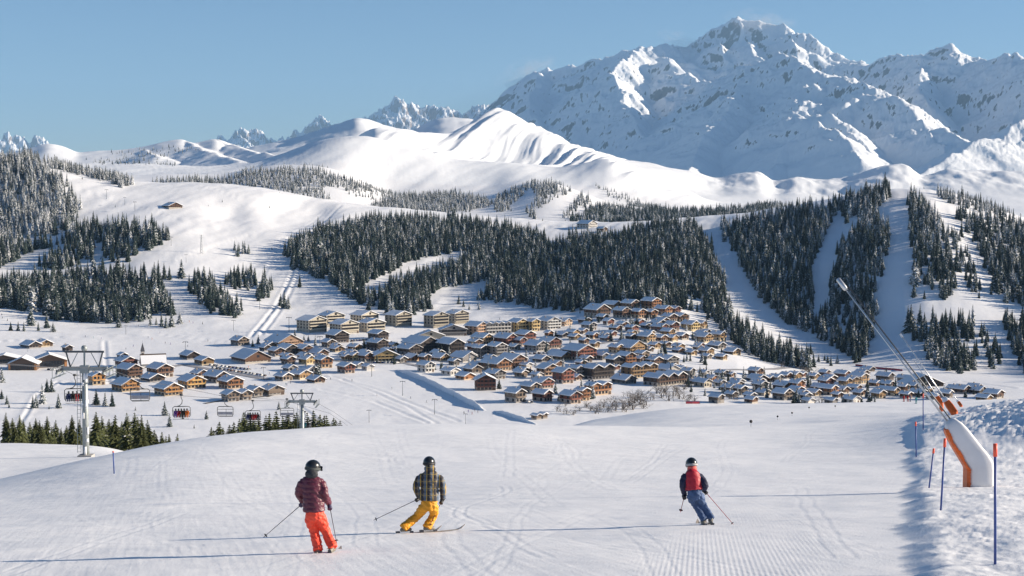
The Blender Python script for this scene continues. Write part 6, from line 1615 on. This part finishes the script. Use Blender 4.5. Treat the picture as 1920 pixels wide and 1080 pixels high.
mb = MB(); mb.tube([(-HW, .1, -2.15), (-HW, .7, -2.2), (HW, .7, -2.2), (HW, .1, -2.15)], .035, 6); mb.tube([(0, .7, -2.2), (0, .75, -3.35)], .03, 6); mb.tube([(-1.1, .75, -3.35), (1.1, .75, -3.35)], .03, 6); cm['safety_bar'] = (mb.me('safety_bar', FRAME, True), None)
def chair(grip, rz, label, riders=None, who=''):
    r = empty('lift_chair', grip, rz); tag(r, label, 'lift chair', 'chairs of the chairlift')
    for k, (me, _) in cm.items(): link(k, me, r)
    if riders:
        n = len(riders)
        for i, c in enumerate(riders):
            off = Vector((-HW * .8 + 1.6 * HW * (i + .5) / n, .12, -2.80)); off.rotate(Euler((0, 0, rz)))
            small_person(grip + off, rz, c, f'{c} clad passenger, {ordinal(i + 1)} from left on {who}', 'passengers on the chairlift', True)
chair(at_px(140, 703, 190), math.pi + .25, 'lift chair with red riders just beside the near pylon', ['black', 'red', 'black', 'dark blue'], 'the chair by the near pylon')
chair(at_px(262, 705, dep(255)), .1, 'empty near lift chair in front of a golden chalet')
chair(at_px(340, 740, dep(345)), math.pi + 0.1, 'lift chair full of riders hanging over the snowy meadow', ['orange', 'black', 'black', 'red', 'violet'], 'the full chair over the meadow')
chair(at_px(422, 742, dep(425)), 0.0, 'empty lift chair between the two full ones')
chair(at_px(474, 751, dep(470)), math.pi + 0.1, 'lift chair with red and teal riders left of the second pylon', ['black', 'red', 'red', 'black', 'dark blue'], 'the chair left of the second pylon')
chair(at_px(538, 748, dep(541)), 0.0, 'empty lift chair next to the second pylon')
chair(at_px(572, 772, 318), math.pi, 'lift chair with dark riders half hidden behind the second pylon', ['black', 'teal', 'dark blue'], 'the chair behind the second pylon')

# --- smaller lifts on the slopes: (column, foot row, top row, depth range)
towers = [(200, 373, 355), (234, 384, 370), (253, 396, 378), (321, 461, 444), (349, 492, 477), (451, 541, 526), (487, 580, 556), (186, 608, 593), (236, 627, 610), (348, 668, 640), (542, 622, 594), (600, 660, 630), (574, 690, 660), (494, 712, 688), (697, 706, 676), (755, 742, 714), (815, 777, 748), (692, 792, 768), (873, 796, 775), (1833, 500, 482), (1845, 560, 545), (1862, 655, 632), (438, 620, 600), (52, 660, 648)]
tw_mast = MB().tube([(0, 0, -.05), (0, 0, 1)], [.018, .012], 8).me('mast', STEEL_D, True)
tw_arm = MB().box(-.17, .17, -.02, .02, .955, .985).me('cross_arm', STEEL_D)
tw_sh = MB().box(-.18, -.15, -.09, .09, .92, .955).box(.15, .18, -.09, .09, .92, .955).me('sheave_train', STEEL_D)
tpos = []
for k, (px, py, yt) in enumerate(sorted(towers)):
    p = land(px, py, 850, 2350); h = (py - yt) * p.y / F_PX
    r = empty('drag_lift_tower', p); r.scale = (h, h, h)
    for nm, me in (('mast', tw_mast), ('cross_arm', tw_arm), ('sheave_train', tw_sh)): link(nm, me, r)
    tag(r, f'slim T-shaped lift tower on the far slopes, {ordinal(k + 1)} from left', 'lift tower', 'small lift towers on the far slopes')
# lattice mast on the left snowfield
p = land(378, 476, 1400, 2200); r = empty('lattice_mast', p); h = 36 * p.y / F_PX
tag(r, 'steel lattice mast standing alone on the left snowfield', 'mast')
for sx in (-1, 1):
    for sy in (-1, 1): MB().tube([(sx * 1.6, sy * 1.6, -.5), (sx * .3, sy * .3, h)], .12, 5).build('leg', METAL, r)
mb = MB()
for i in range(7):
    z0, z1 = h * i / 7, h * (i + 1) / 7; w0, w1 = 1.6 - 1.3 * i / 7, 1.6 - 1.3 * (i + 1) / 7
    for sy in (-1, 1): mb.tube([(-w0, sy * w0, z0), (w1, sy * w1, z1)], .07, 4); mb.tube([(w0, sy * w0, z0), (-w1, sy * w1, z1)], .07, 4)
mb.build('bracing', METAL, r)
mb = MB()
for z, w in ((.97, 2.2), (.86, 2.6)): mb.tube([(-w, 0, h * z), (w, 0, h * z)], .12, 5)
mb.build('cross_arm', METAL, r)
# ================================================================== SNOW LANCES, MARKER POLES, BUSHES, CARS
ORANGE = plain('signal_orange', (0.72, 0.13, 0.015), 0.5, var=0.2, scale=6.0)
PAD = plain('white_padding', (0.72, 0.72, 0.73), 0.7, var=0.05, scale=2.0)
ALU = plain('aluminium', (0.62, 0.63, 0.64), 0.35, 0.7, 0.1)
BLUE = plain('marker_blue', (0.035, 0.075, 0.28), 0.5, var=0.25, scale=5.0)
TIP = plain('marker_orange', (0.95, 0.12, 0.06), 0.5, var=0.1)

base = land(1836, 912, 25, 150); LD = base.y; mp = LD / F_PX
def lq(px, py, y=0.0): return Vector(((px - 1836) * mp, y, (912 - py) * mp))
lance = empty('snow_lance', base); tag(lance, 'tall snow lance with white padded base and orange edges beside the piste', 'snow lance', 'snow lances')
def rrect(c, d, hw, hd, n=16):
    d = Vector(d).normalized(); a = Vector((d.z, 0, -d.x)).normalized(); b = Vector((0, 1, 0)); out = []
    for k in range(n):
        t = 6.28319 * k / n; cs, sn = math.cos(t), math.sin(t)
        e = 0.34
        out.append(Vector(c) + a * math.copysign(abs(cs) ** e, cs) * hw + b * math.copysign(abs(sn) ** e, sn) * hd)
    return out
path = [(1836, 924, 24), (1836, 900, 24), (1836, 880, 24), (1835, 870, 24), (1829, 860, 23), (1818, 845, 21.5), (1806, 828, 20.5), (1795, 812, 19), (1786, 799, 16.5), (1780, 791, 12.5), (1777, 787, 8)]
rings = []
for i, (x, y, w) in enumerate(path):
    a, b = path[max(i - 1, 0)], path[min(i + 1, len(path) - 1)]
    rings.append(rrect(lq(x, y), (b[0] - a[0], 0, a[1] - b[1]), w * mp, w * mp * .85))
mb = MB(); mb.loft(rings); pad = mb.build('padding', PAD, lance, smooth=True)
# orange frame showing along the underside
mb = MB(); r5 = random.Random(3); rg = []
dense = []
for a, b in zip(path[:-2], path[1:-1]):
    nk_ = max(1, int(math.hypot(b[0] - a[0], b[1] - a[1]) / 3))
    for q in range(nk_): dense.append(tuple(a[k] + (b[k] - a[k]) * q / nk_ for k in range(3)))
for i, (x, y, w) in enumerate(dense):
    a, b = dense[max(i - 2, 0)], dense[min(i + 2, len(dense) - 1)]
    d = Vector((b[0] - a[0], 0, a[1] - b[1])).normalized(); n = Vector((-d.z, 0, d.x))
    if n.x > 0: n = -n
    c = lq(x, y) + n * (w * mp + .01)
    wd = max(.2, 2.0 + 3.0 * float(fbm(np.array([i / 4.0]), np.array([0.5]), 3, 7)[0]) + r5.uniform(-.8, .8)) * mp
    rg.append([c + n * .05 + Vector((0, -w * mp * .55, 0)), c + n * .05 + Vector((0, w * mp * .55, 0)), c - n * wd * 1.4 + Vector((0, w * mp * .88, 0)), c - n * wd + Vector((0, -w * mp * .89, 0))])
mb.loft(rg); mb.build('frame_edge', ORANGE, lance)
mb = MB(); mb.box(lq(1857, 0).x, lq(1861, 0).x, -.25, .25, lq(0, 914).z, lq(0, 886).z); mb.build('frame_foot', ORANGE, lance)
top = lq(1601, 530, 3.0); foot = lq(1784, 798, .2); dv = (top - foot).normalized()
MB().tube([foot, foot + (top - foot) * .97], [.036, .028], 10).build('lance_pipe', ALU, lance, smooth=True)
off = Vector((.10, -.02, .06))
MB().tube([foot + off, foot + off + (top - foot) * .94], .026, 6).build('air_hose', STEEL_D, lance, smooth=True)
MB().tube([top - dv * .45, top - dv * .4, top, top + dv * .05], [.055, .085, .085, .05], 10).build('nozzle_head', ALU, lance, smooth=True)

def small_lance(px, py, d, tx, ty, label, box=True):
    b = at_depth(px, d); m_ = d / F_PX
    c = at_px(px, py, d); t = at_px(tx, ty, d + 3)
    r = empty('snow_lance', b); tag(r, label, 'snow lance', 'snow lances')
    o = -b; dv = (t - c).normalized()
    MB().tube([c + o, t + o], [.055, .04], 8).build('lance_pipe', ALU, r, smooth=True)
    MB().tube([t + o - dv * .35, t + o], .075, 8).build('nozzle_head', ALU, r)
    mb = MB(); q0 = c + o - dv * 1.25; q1 = c + o + dv * .1
    mb.loft([rrect(q0, dv, .30, .26, 12), rrect((q0 + q1) / 2, dv, .30, .26, 12), rrect(q1, dv, .22, .19, 12)]); mb.build('frame', ORANGE, r)
    mb = MB(); mb.loft([rrect(q1 - dv * .15, dv, .29, .25, 12), rrect(q1 + dv * .15, dv, .16, .13, 12)]); mb.build('snow', RIME, r, smooth=True)
    MB().tube([q0 + Vector((0, 0, .1)), Vector((q0.x + .1, q0.y, min(q0.z - .5, -.6)))], .3, 10).build('post', ORANGE, r)
small_lance(1773, 750, 128.0, 1688, 626, 'second snow lance rising behind the heap, its orange frame in sun')
small_lance(1756, 742, 215.0, 1714, 676, 'third snow lance with narrow orange frame farther along the piste')
small_lance(1796, 752, 300.0, 1776, 722, 'fourth, smallest snow lance far along the piste')

def marker(px, py, tx, ty, label, dr=(15, 260), tip=0.12):
    p = land(px, py, *dr); t = at_px(tx, ty, p.y)
    r = empty('piste_pole', p); v = t - p
    MB().tube([-v * .06, v * (1 - tip)], .016 + .0002 * p.y, 8).build('shaft', BLUE, r, smooth=True)
    MB().tube([v * (1 - tip), v], .027 + .0002 * p.y, 10).build('tip', TIP, r, smooth=True)
    tag(r, label, 'piste pole', 'piste marker poles')
marker(1866, 1058, 1866, 832, 'nearest blue piste pole with orange tip, in front of the lance base', tip=.105)
marker(1764, 957, 1772, 822, 'blue piste pole with orange tip left of the lance base')
marker(1742, 915, 1751, 841, 'leaning thin piste pole left of the padded lance')
marker(1718, 857, 1717, 791, 'blue piste pole on the verge below the lance pipe')
marker(1731, 806, 1731, 738, 'far piste pole where the verge meets the skyline')
marker(214, 888, 212, 846, 'dark piste pole at the left rim of the piste', tip=.05)
for k, (px, py) in enumerate([(1408, 800), (1458, 787), (1485, 780), (1517, 769), (1566, 766)]):
    p = land(px, py, 150, 460); r = empty('piste_marker', p)
    mb = MB(); ball(mb, (0, 0, .55), .17, 12, 8); mb.build('disc', BLACK, r, smooth=True)
    MB().tube([(0, 0, -.2), (0, 0, .55)], .02, 5).build('stake', STEEL_D, r)
    tag(r, f'round dark piste marker on the rolling slope, {ordinal(k + 1)} from left', 'piste marker', 'round piste markers')

# --- bare bushes and leafless trees by the stream
TWIG = plain('bare_twigs', (0.15, 0.13, 0.115), 0.9, var=0.3)
def bush_mesh(seed, spread=.5, n=26):
    q = random.Random(seed); mb = MB()
    def grow(p, d, L, r, lev):
        e = p + d * L
        mb.tube([p, e], [r, r * .6], 3, cap=False)
        if lev == 0: return
        for _ in range(3 if lev > 1 else 4):
            a = Vector((q.gauss(0, .6), q.gauss(0, .6), q.gauss(.15, .35)))
            grow(p + d * L * q.uniform(.45, 1), (d + a).normalized(), L * q.uniform(.5, .75), r * .55, lev - 1)
    for _ in range(n // 4):
        d = Vector((q.gauss(0, spread), q.gauss(0, spread), 1)).normalized()
        grow(Vector((q.gauss(0, .12), q.gauss(0, .12), -.03)), d, q.uniform(.3, .45), .014, 3)
    return mb.me('crown', TWIG)
BUSH = [bush_mesh(i, .55) for i in range(3)] + [bush_mesh(9, .3)]
bush_trunk = MB().tube([(0, 0, -.1), (0, 0, .3)], [.03, .02], 5).me('trunk', BARK)
qb = random.Random(8)
bl = [(1050, 772, 14), (1062, 776, 16), (1075, 778, 15), (1086, 770, 12), (1108, 770, 16), (1125, 772, 20), (1140, 772, 18), (1155, 770, 20), (1168, 768, 22), (1180, 762, 28), (1190, 756, 30), (1200, 758, 24), (1212, 760, 18), (1232, 738, 20), (1246, 736, 22), (1262, 742, 20), (1274, 748, 22), (1290, 752, 18), (1302, 752, 14), (1284, 730, 16), (1368, 748, 14), (1382, 750, 16), (1396, 746, 14), (1508, 704, 18), (1518, 702, 22), (1527, 756, 14), (1536, 757, 16), (1470, 690, 12), (1408, 742, 10), (1610, 744, 10), (1060, 762, 10), (1220, 750, 14), (1132, 764, 18), (1148, 762, 20), (1174, 772, 18), (1186, 768, 22), (1196, 746, 26), (1206, 766, 16), (1240, 746, 22), (1254, 752, 20), (1100, 764, 14), (1116, 776, 14), (1268, 734, 18)]
for k, (px, py, hp) in enumerate(sorted(bl)):
    p = land(px, py, 850, 1500); h = hp * p.y / F_PX
    r = empty('bare_bush', p, qb.uniform(0, 6)); r.scale = (h * 2.0, h * 2.0, h * 1.3)
    link('crown', BUSH[qb.randrange(4)], r); link('trunk', bush_trunk, r)
    tag(r, f'leafless grey-brown bush in front of the village, {ordinal(k + 1)} from left', 'bush', 'bare bushes below the village')

# --- parked cars
CARPAINT = paint_by_object('car_paint', 0.3, (1, 1, 1), 0.08)
TYRE = plain('tyre', (0.02, 0.02, 0.02), 0.9)
def car_meshes():
    secs = [(-2.1, .45, .75), (-2.0, .4, .95), (-1.3, .35, 1.0), (1.0, .35, .98), (1.9, .38, .85), (2.15, .45, .6)]
    b = MB(); b.loft([[(y, -.88, z0), (y, .88, z0), (y, .86, z1), (y, -.86, z1)] for y, z0, z1 in secs])
    c = MB(); c.loft([[(-1.75, -.8, .98), (-1.75, .8, .98), (1.0, .8, .98), (1.0, -.8, .98)], [(-1.35, -.7, 1.5), (-1.35, .7, 1.5), (.25, .7, 1.5), (.25, -.7, 1.5)]])
    w = MB(); w.tube([(0, 0, 0), (0, .16, 0)], .33, 10)
    s = MB(); s.box(-1.35, .25, -.7, .7, 1.505, 1.66)
    return b.me('body', CARPAINT), c.me('cabin', GLASS), w.me('wheel', TYRE), s.me('roof_snow', ROOF_SNOW)
CARS = car_meshes()
qc = random.Random(21)
CC = [('white', (.6, .6, .6)), ('grey', (.2, .21, .22)), ('black', (.02, .02, .025)), ('dark blue', (.03, .05, .15)), ('brown', (.10, .06, .05)), ('silver', (.42, .43, .45))]
rows_ = [('in the lower car park line', (398, 690), (500, 706), 15), ('in the upper car park line', (392, 685), (470, 694), 11), ('beside the dark chalets', (652, 641), (690, 638), 7), ('on the square by the shops', (700, 681), (748, 681), 7), ('below the big reddish chalet', (990, 664), (1048, 662), 7), ('by the village edge chalets', (982, 753), (1000, 756), 3), ('under the glass halls', (90, 694), (104, 694), 3), ('in front of the bare bushes', (1102, 714), (1126, 720), 4), ('along the lower village street', (1480, 742), (1560, 716), 9)]
for where, a, b, n in rows_:
    for i in range(n):
        f = (i + .5) / n
        p = land(a[0] + (b[0] - a[0]) * f, a[1] + (b[1] - a[1]) * f, 880, 1600)
        r = empty('parked_car', p, qc.uniform(1.0, 1.5))
        cn, cc = qc.choice(CC)
        for me in CARS:
            for wy, wx in (((-1.35, -.86), (-1.35, .7), (1.35, -.86), (1.35, .7)) if me is CARS[2] else ((0, 0),)):
                o = link(me.name.split('.')[0], me, r)
                if me is CARS[2]: o.location = (wy, wx, .33)
            if me is CARS[0]: o.color = (*cc, 1)
        tag(r, f'{cn} car parked {where}, {ordinal(i + 1)} from left', 'car', 'parked cars')

# --- ploughed roads
ROADM = plain('ploughed_road', (0.30, 0.30, 0.32), 0.9, var=0.35, scale=0.15)
def road(pts, wid, label):
    L = [land(a, b, 880, 1700) for a, b in pts]; P = []
    for a, b in zip(L[:-1], L[1:]):
        for k in range(10): P.append(a + (b - a) * (k / 10))
    P.append(L[-1]); mb = MB(); V = []
    for i, p in enumerate(P):
        d = P[min(i + 1, len(P) - 1)] - P[max(i - 1, 0)]; n = Vector((d.y, -d.x, 0)).normalized()
        for s in (-1, -.3, .3, 1):
            q = p + n * s * wid / 2; V.append((q.x, q.y, float(ground(np.array([q.x]), np.array([q.y]))[0]) + .25))
    Fq = [(4 * i + j, 4 * i + j + 1, 4 * i + j + 5, 4 * i + j + 4) for i in range(len(P) - 1) for j in range(3)]
    mb.mesh(V, Fq); tag(mb.build('road', ROADM, None, True), label, None, None, 'structure')
road([(1255, 693), (1330, 695), (1400, 694), (1450, 692), (1500, 688)], 6, 'ploughed road along the foot of the slope')
road([(300, 690), (345, 684), (380, 690), (440, 700), (505, 712)], 7, 'ploughed road past the church to the car park')
road([(620, 676), (690, 680), (760, 681), (800, 690)], 6, 'ploughed village street along the square')
road([(880, 640), (960, 655), (1050, 658), (1150, 640), (1230, 640), (1290, 648)], 6, 'ploughed street winding up through the village')
DARKB = plain('stream_stones', (0.09, 0.085, 0.085), 0.7, var=0.6, scale=0.5)
ROADM, _keep = DARKB, ROADM
road([(384, 757), (412, 752), (440, 749), (470, 746), (502, 744), (520, 738)], 3.0, 'half frozen stream with dark stones crossing the meadow')
bpy.data.objects['road.004'].name = 'stream'
# --- red safety net below the strip of wood
NET = plain('red_net', (0.34, 0.03, 0.05), 0.8, var=0.3, scale=2.0)
def net(pts, h, label):
    L = [land(a, b, 1000, 1700) for a, b in pts]
    r = empty('safety_net', L[0]); mb = MB()
    for a, b in zip(L[:-1], L[1:]):
        a, b = a - L[0], b - L[0]
        mb.mesh([a, b, b + Vector((0, 0, h)), a + Vector((0, 0, h)), a + Vector((0, .12, 0)), b + Vector((0, .12, 0)), b + Vector((0, .12, h)), a + Vector((0, .12, h))], [(0, 1, 2, 3), (7, 6, 5, 4), (3, 2, 6, 7)])
    mb.build('netting', NET, r)
    for p in L: MB().tube([p - L[0] - Vector((0, 0, .4)), p - L[0] + Vector((0, 0, h + .3))], .07, 5).build('stake', STEEL_D, r)
    tag(r, label, 'safety net', 'safety nets')
net([(1604, 686), (1622, 688), (1640, 691), (1660, 693), (1676, 694), (1692, 696)], 1.6, 'red safety net strung along the run-out below the strip of wood')
net([(1286, 757), (1298, 757), (1312, 757)], 1.5, 'short red net at the lower village edge beside the barn')
# ================================================================== SNOW BLOWN FROM THE SUMMIT
pm = bpy.data.materials.new('blown_snow'); pm.use_nodes = True; pt = pm.node_tree; pt.nodes.clear()
po_ = pt.nodes.new('ShaderNodeOutputMaterial'); pv = pt.nodes.new('ShaderNodeVolumePrincipled')
tcn = pt.nodes.new('ShaderNodeTexCoord'); pn = noise_node(pt, tcn.outputs['Object'], 2.2, 5.0, 0.6)
ln = N(pt, 'ShaderNodeVectorMath', operation='LENGTH'); pt.links.new(tcn.outputs['Object'], ln.inputs[0])
fall = N(pt, 'ShaderNodeMapRange'); fall.inputs['From Min'].default_value = 1.0; fall.inputs['From Max'].default_value = 0.1; pt.links.new(ln.outputs['Value'], fall.inputs['Value'])
nz_ = N(pt, 'ShaderNodeMapRange'); nz_.inputs['From Min'].default_value = 0.45; nz_.inputs['From Max'].default_value = 0.75; pt.links.new(pn.outputs['Fac'], nz_.inputs['Value'])
pt.links.new(math_node(pt, 'MULTIPLY', math_node(pt, 'MULTIPLY', fall.outputs[0], nz_.outputs[0]), 5.0e-3), pv.inputs['Density'])
pv.inputs['Color'].default_value = (0.95, 0.96, 1.0, 1.0); pv.inputs['Density Attribute'].default_value = ''
pt.links.new(pv.outputs[0], po_.inputs['Volume'])
for (px, py, d, rx, ry, rz, tilt, lab) in [(1425, 42, 26300, 700, 260, 260, -.1, 'wisp of snow blown off the highest summit'), (1290, 84, 26700, 620, 260, 200, -.35, 'wisp of snow blown over the saddle left of the summit'), (985, 140, 29600, 700, 300, 330, .4, 'pale drift of snow off the left shoulder of the massif')]:
    mb = MB(); ball(mb, (0, 0, 0), 1.0, 16, 10); o = mb.build('blown_snow', pm, None, True)
    o.location = at_px(px, py, d); o.scale = (rx, ry, rz); o.rotation_euler = (0, -tilt, 0)
    tag(o, lab, 'blown snow', None, 'stuff')
# ================================================================== HAZE
HAZE_D = 1.9e-5
hz = MB(); hz.box(-26000, 26000, -600, 47000, float(TZ.min()) - 900, 3300)
hm = bpy.data.materials.new('air'); hm.use_nodes = True
hm.node_tree.nodes.clear()
ho = hm.node_tree.nodes.new('ShaderNodeOutputMaterial'); hv = hm.node_tree.nodes.new('ShaderNodeVolumePrincipled')
hv.inputs['Color'].default_value = (0.36, 0.64, 1.0, 1.0)
hv.inputs['Density'].default_value = HAZE_D
hv.inputs['Density Attribute'].default_value = ''
hv.inputs['Anisotropy'].default_value = 0.0
hm.node_tree.links.new(hv.outputs[0], ho.inputs['Volume'])
tag(hz.build('haze', hm), 'thin blue haze filling the air out to the far mountains', 'haze', None, 'stuff')
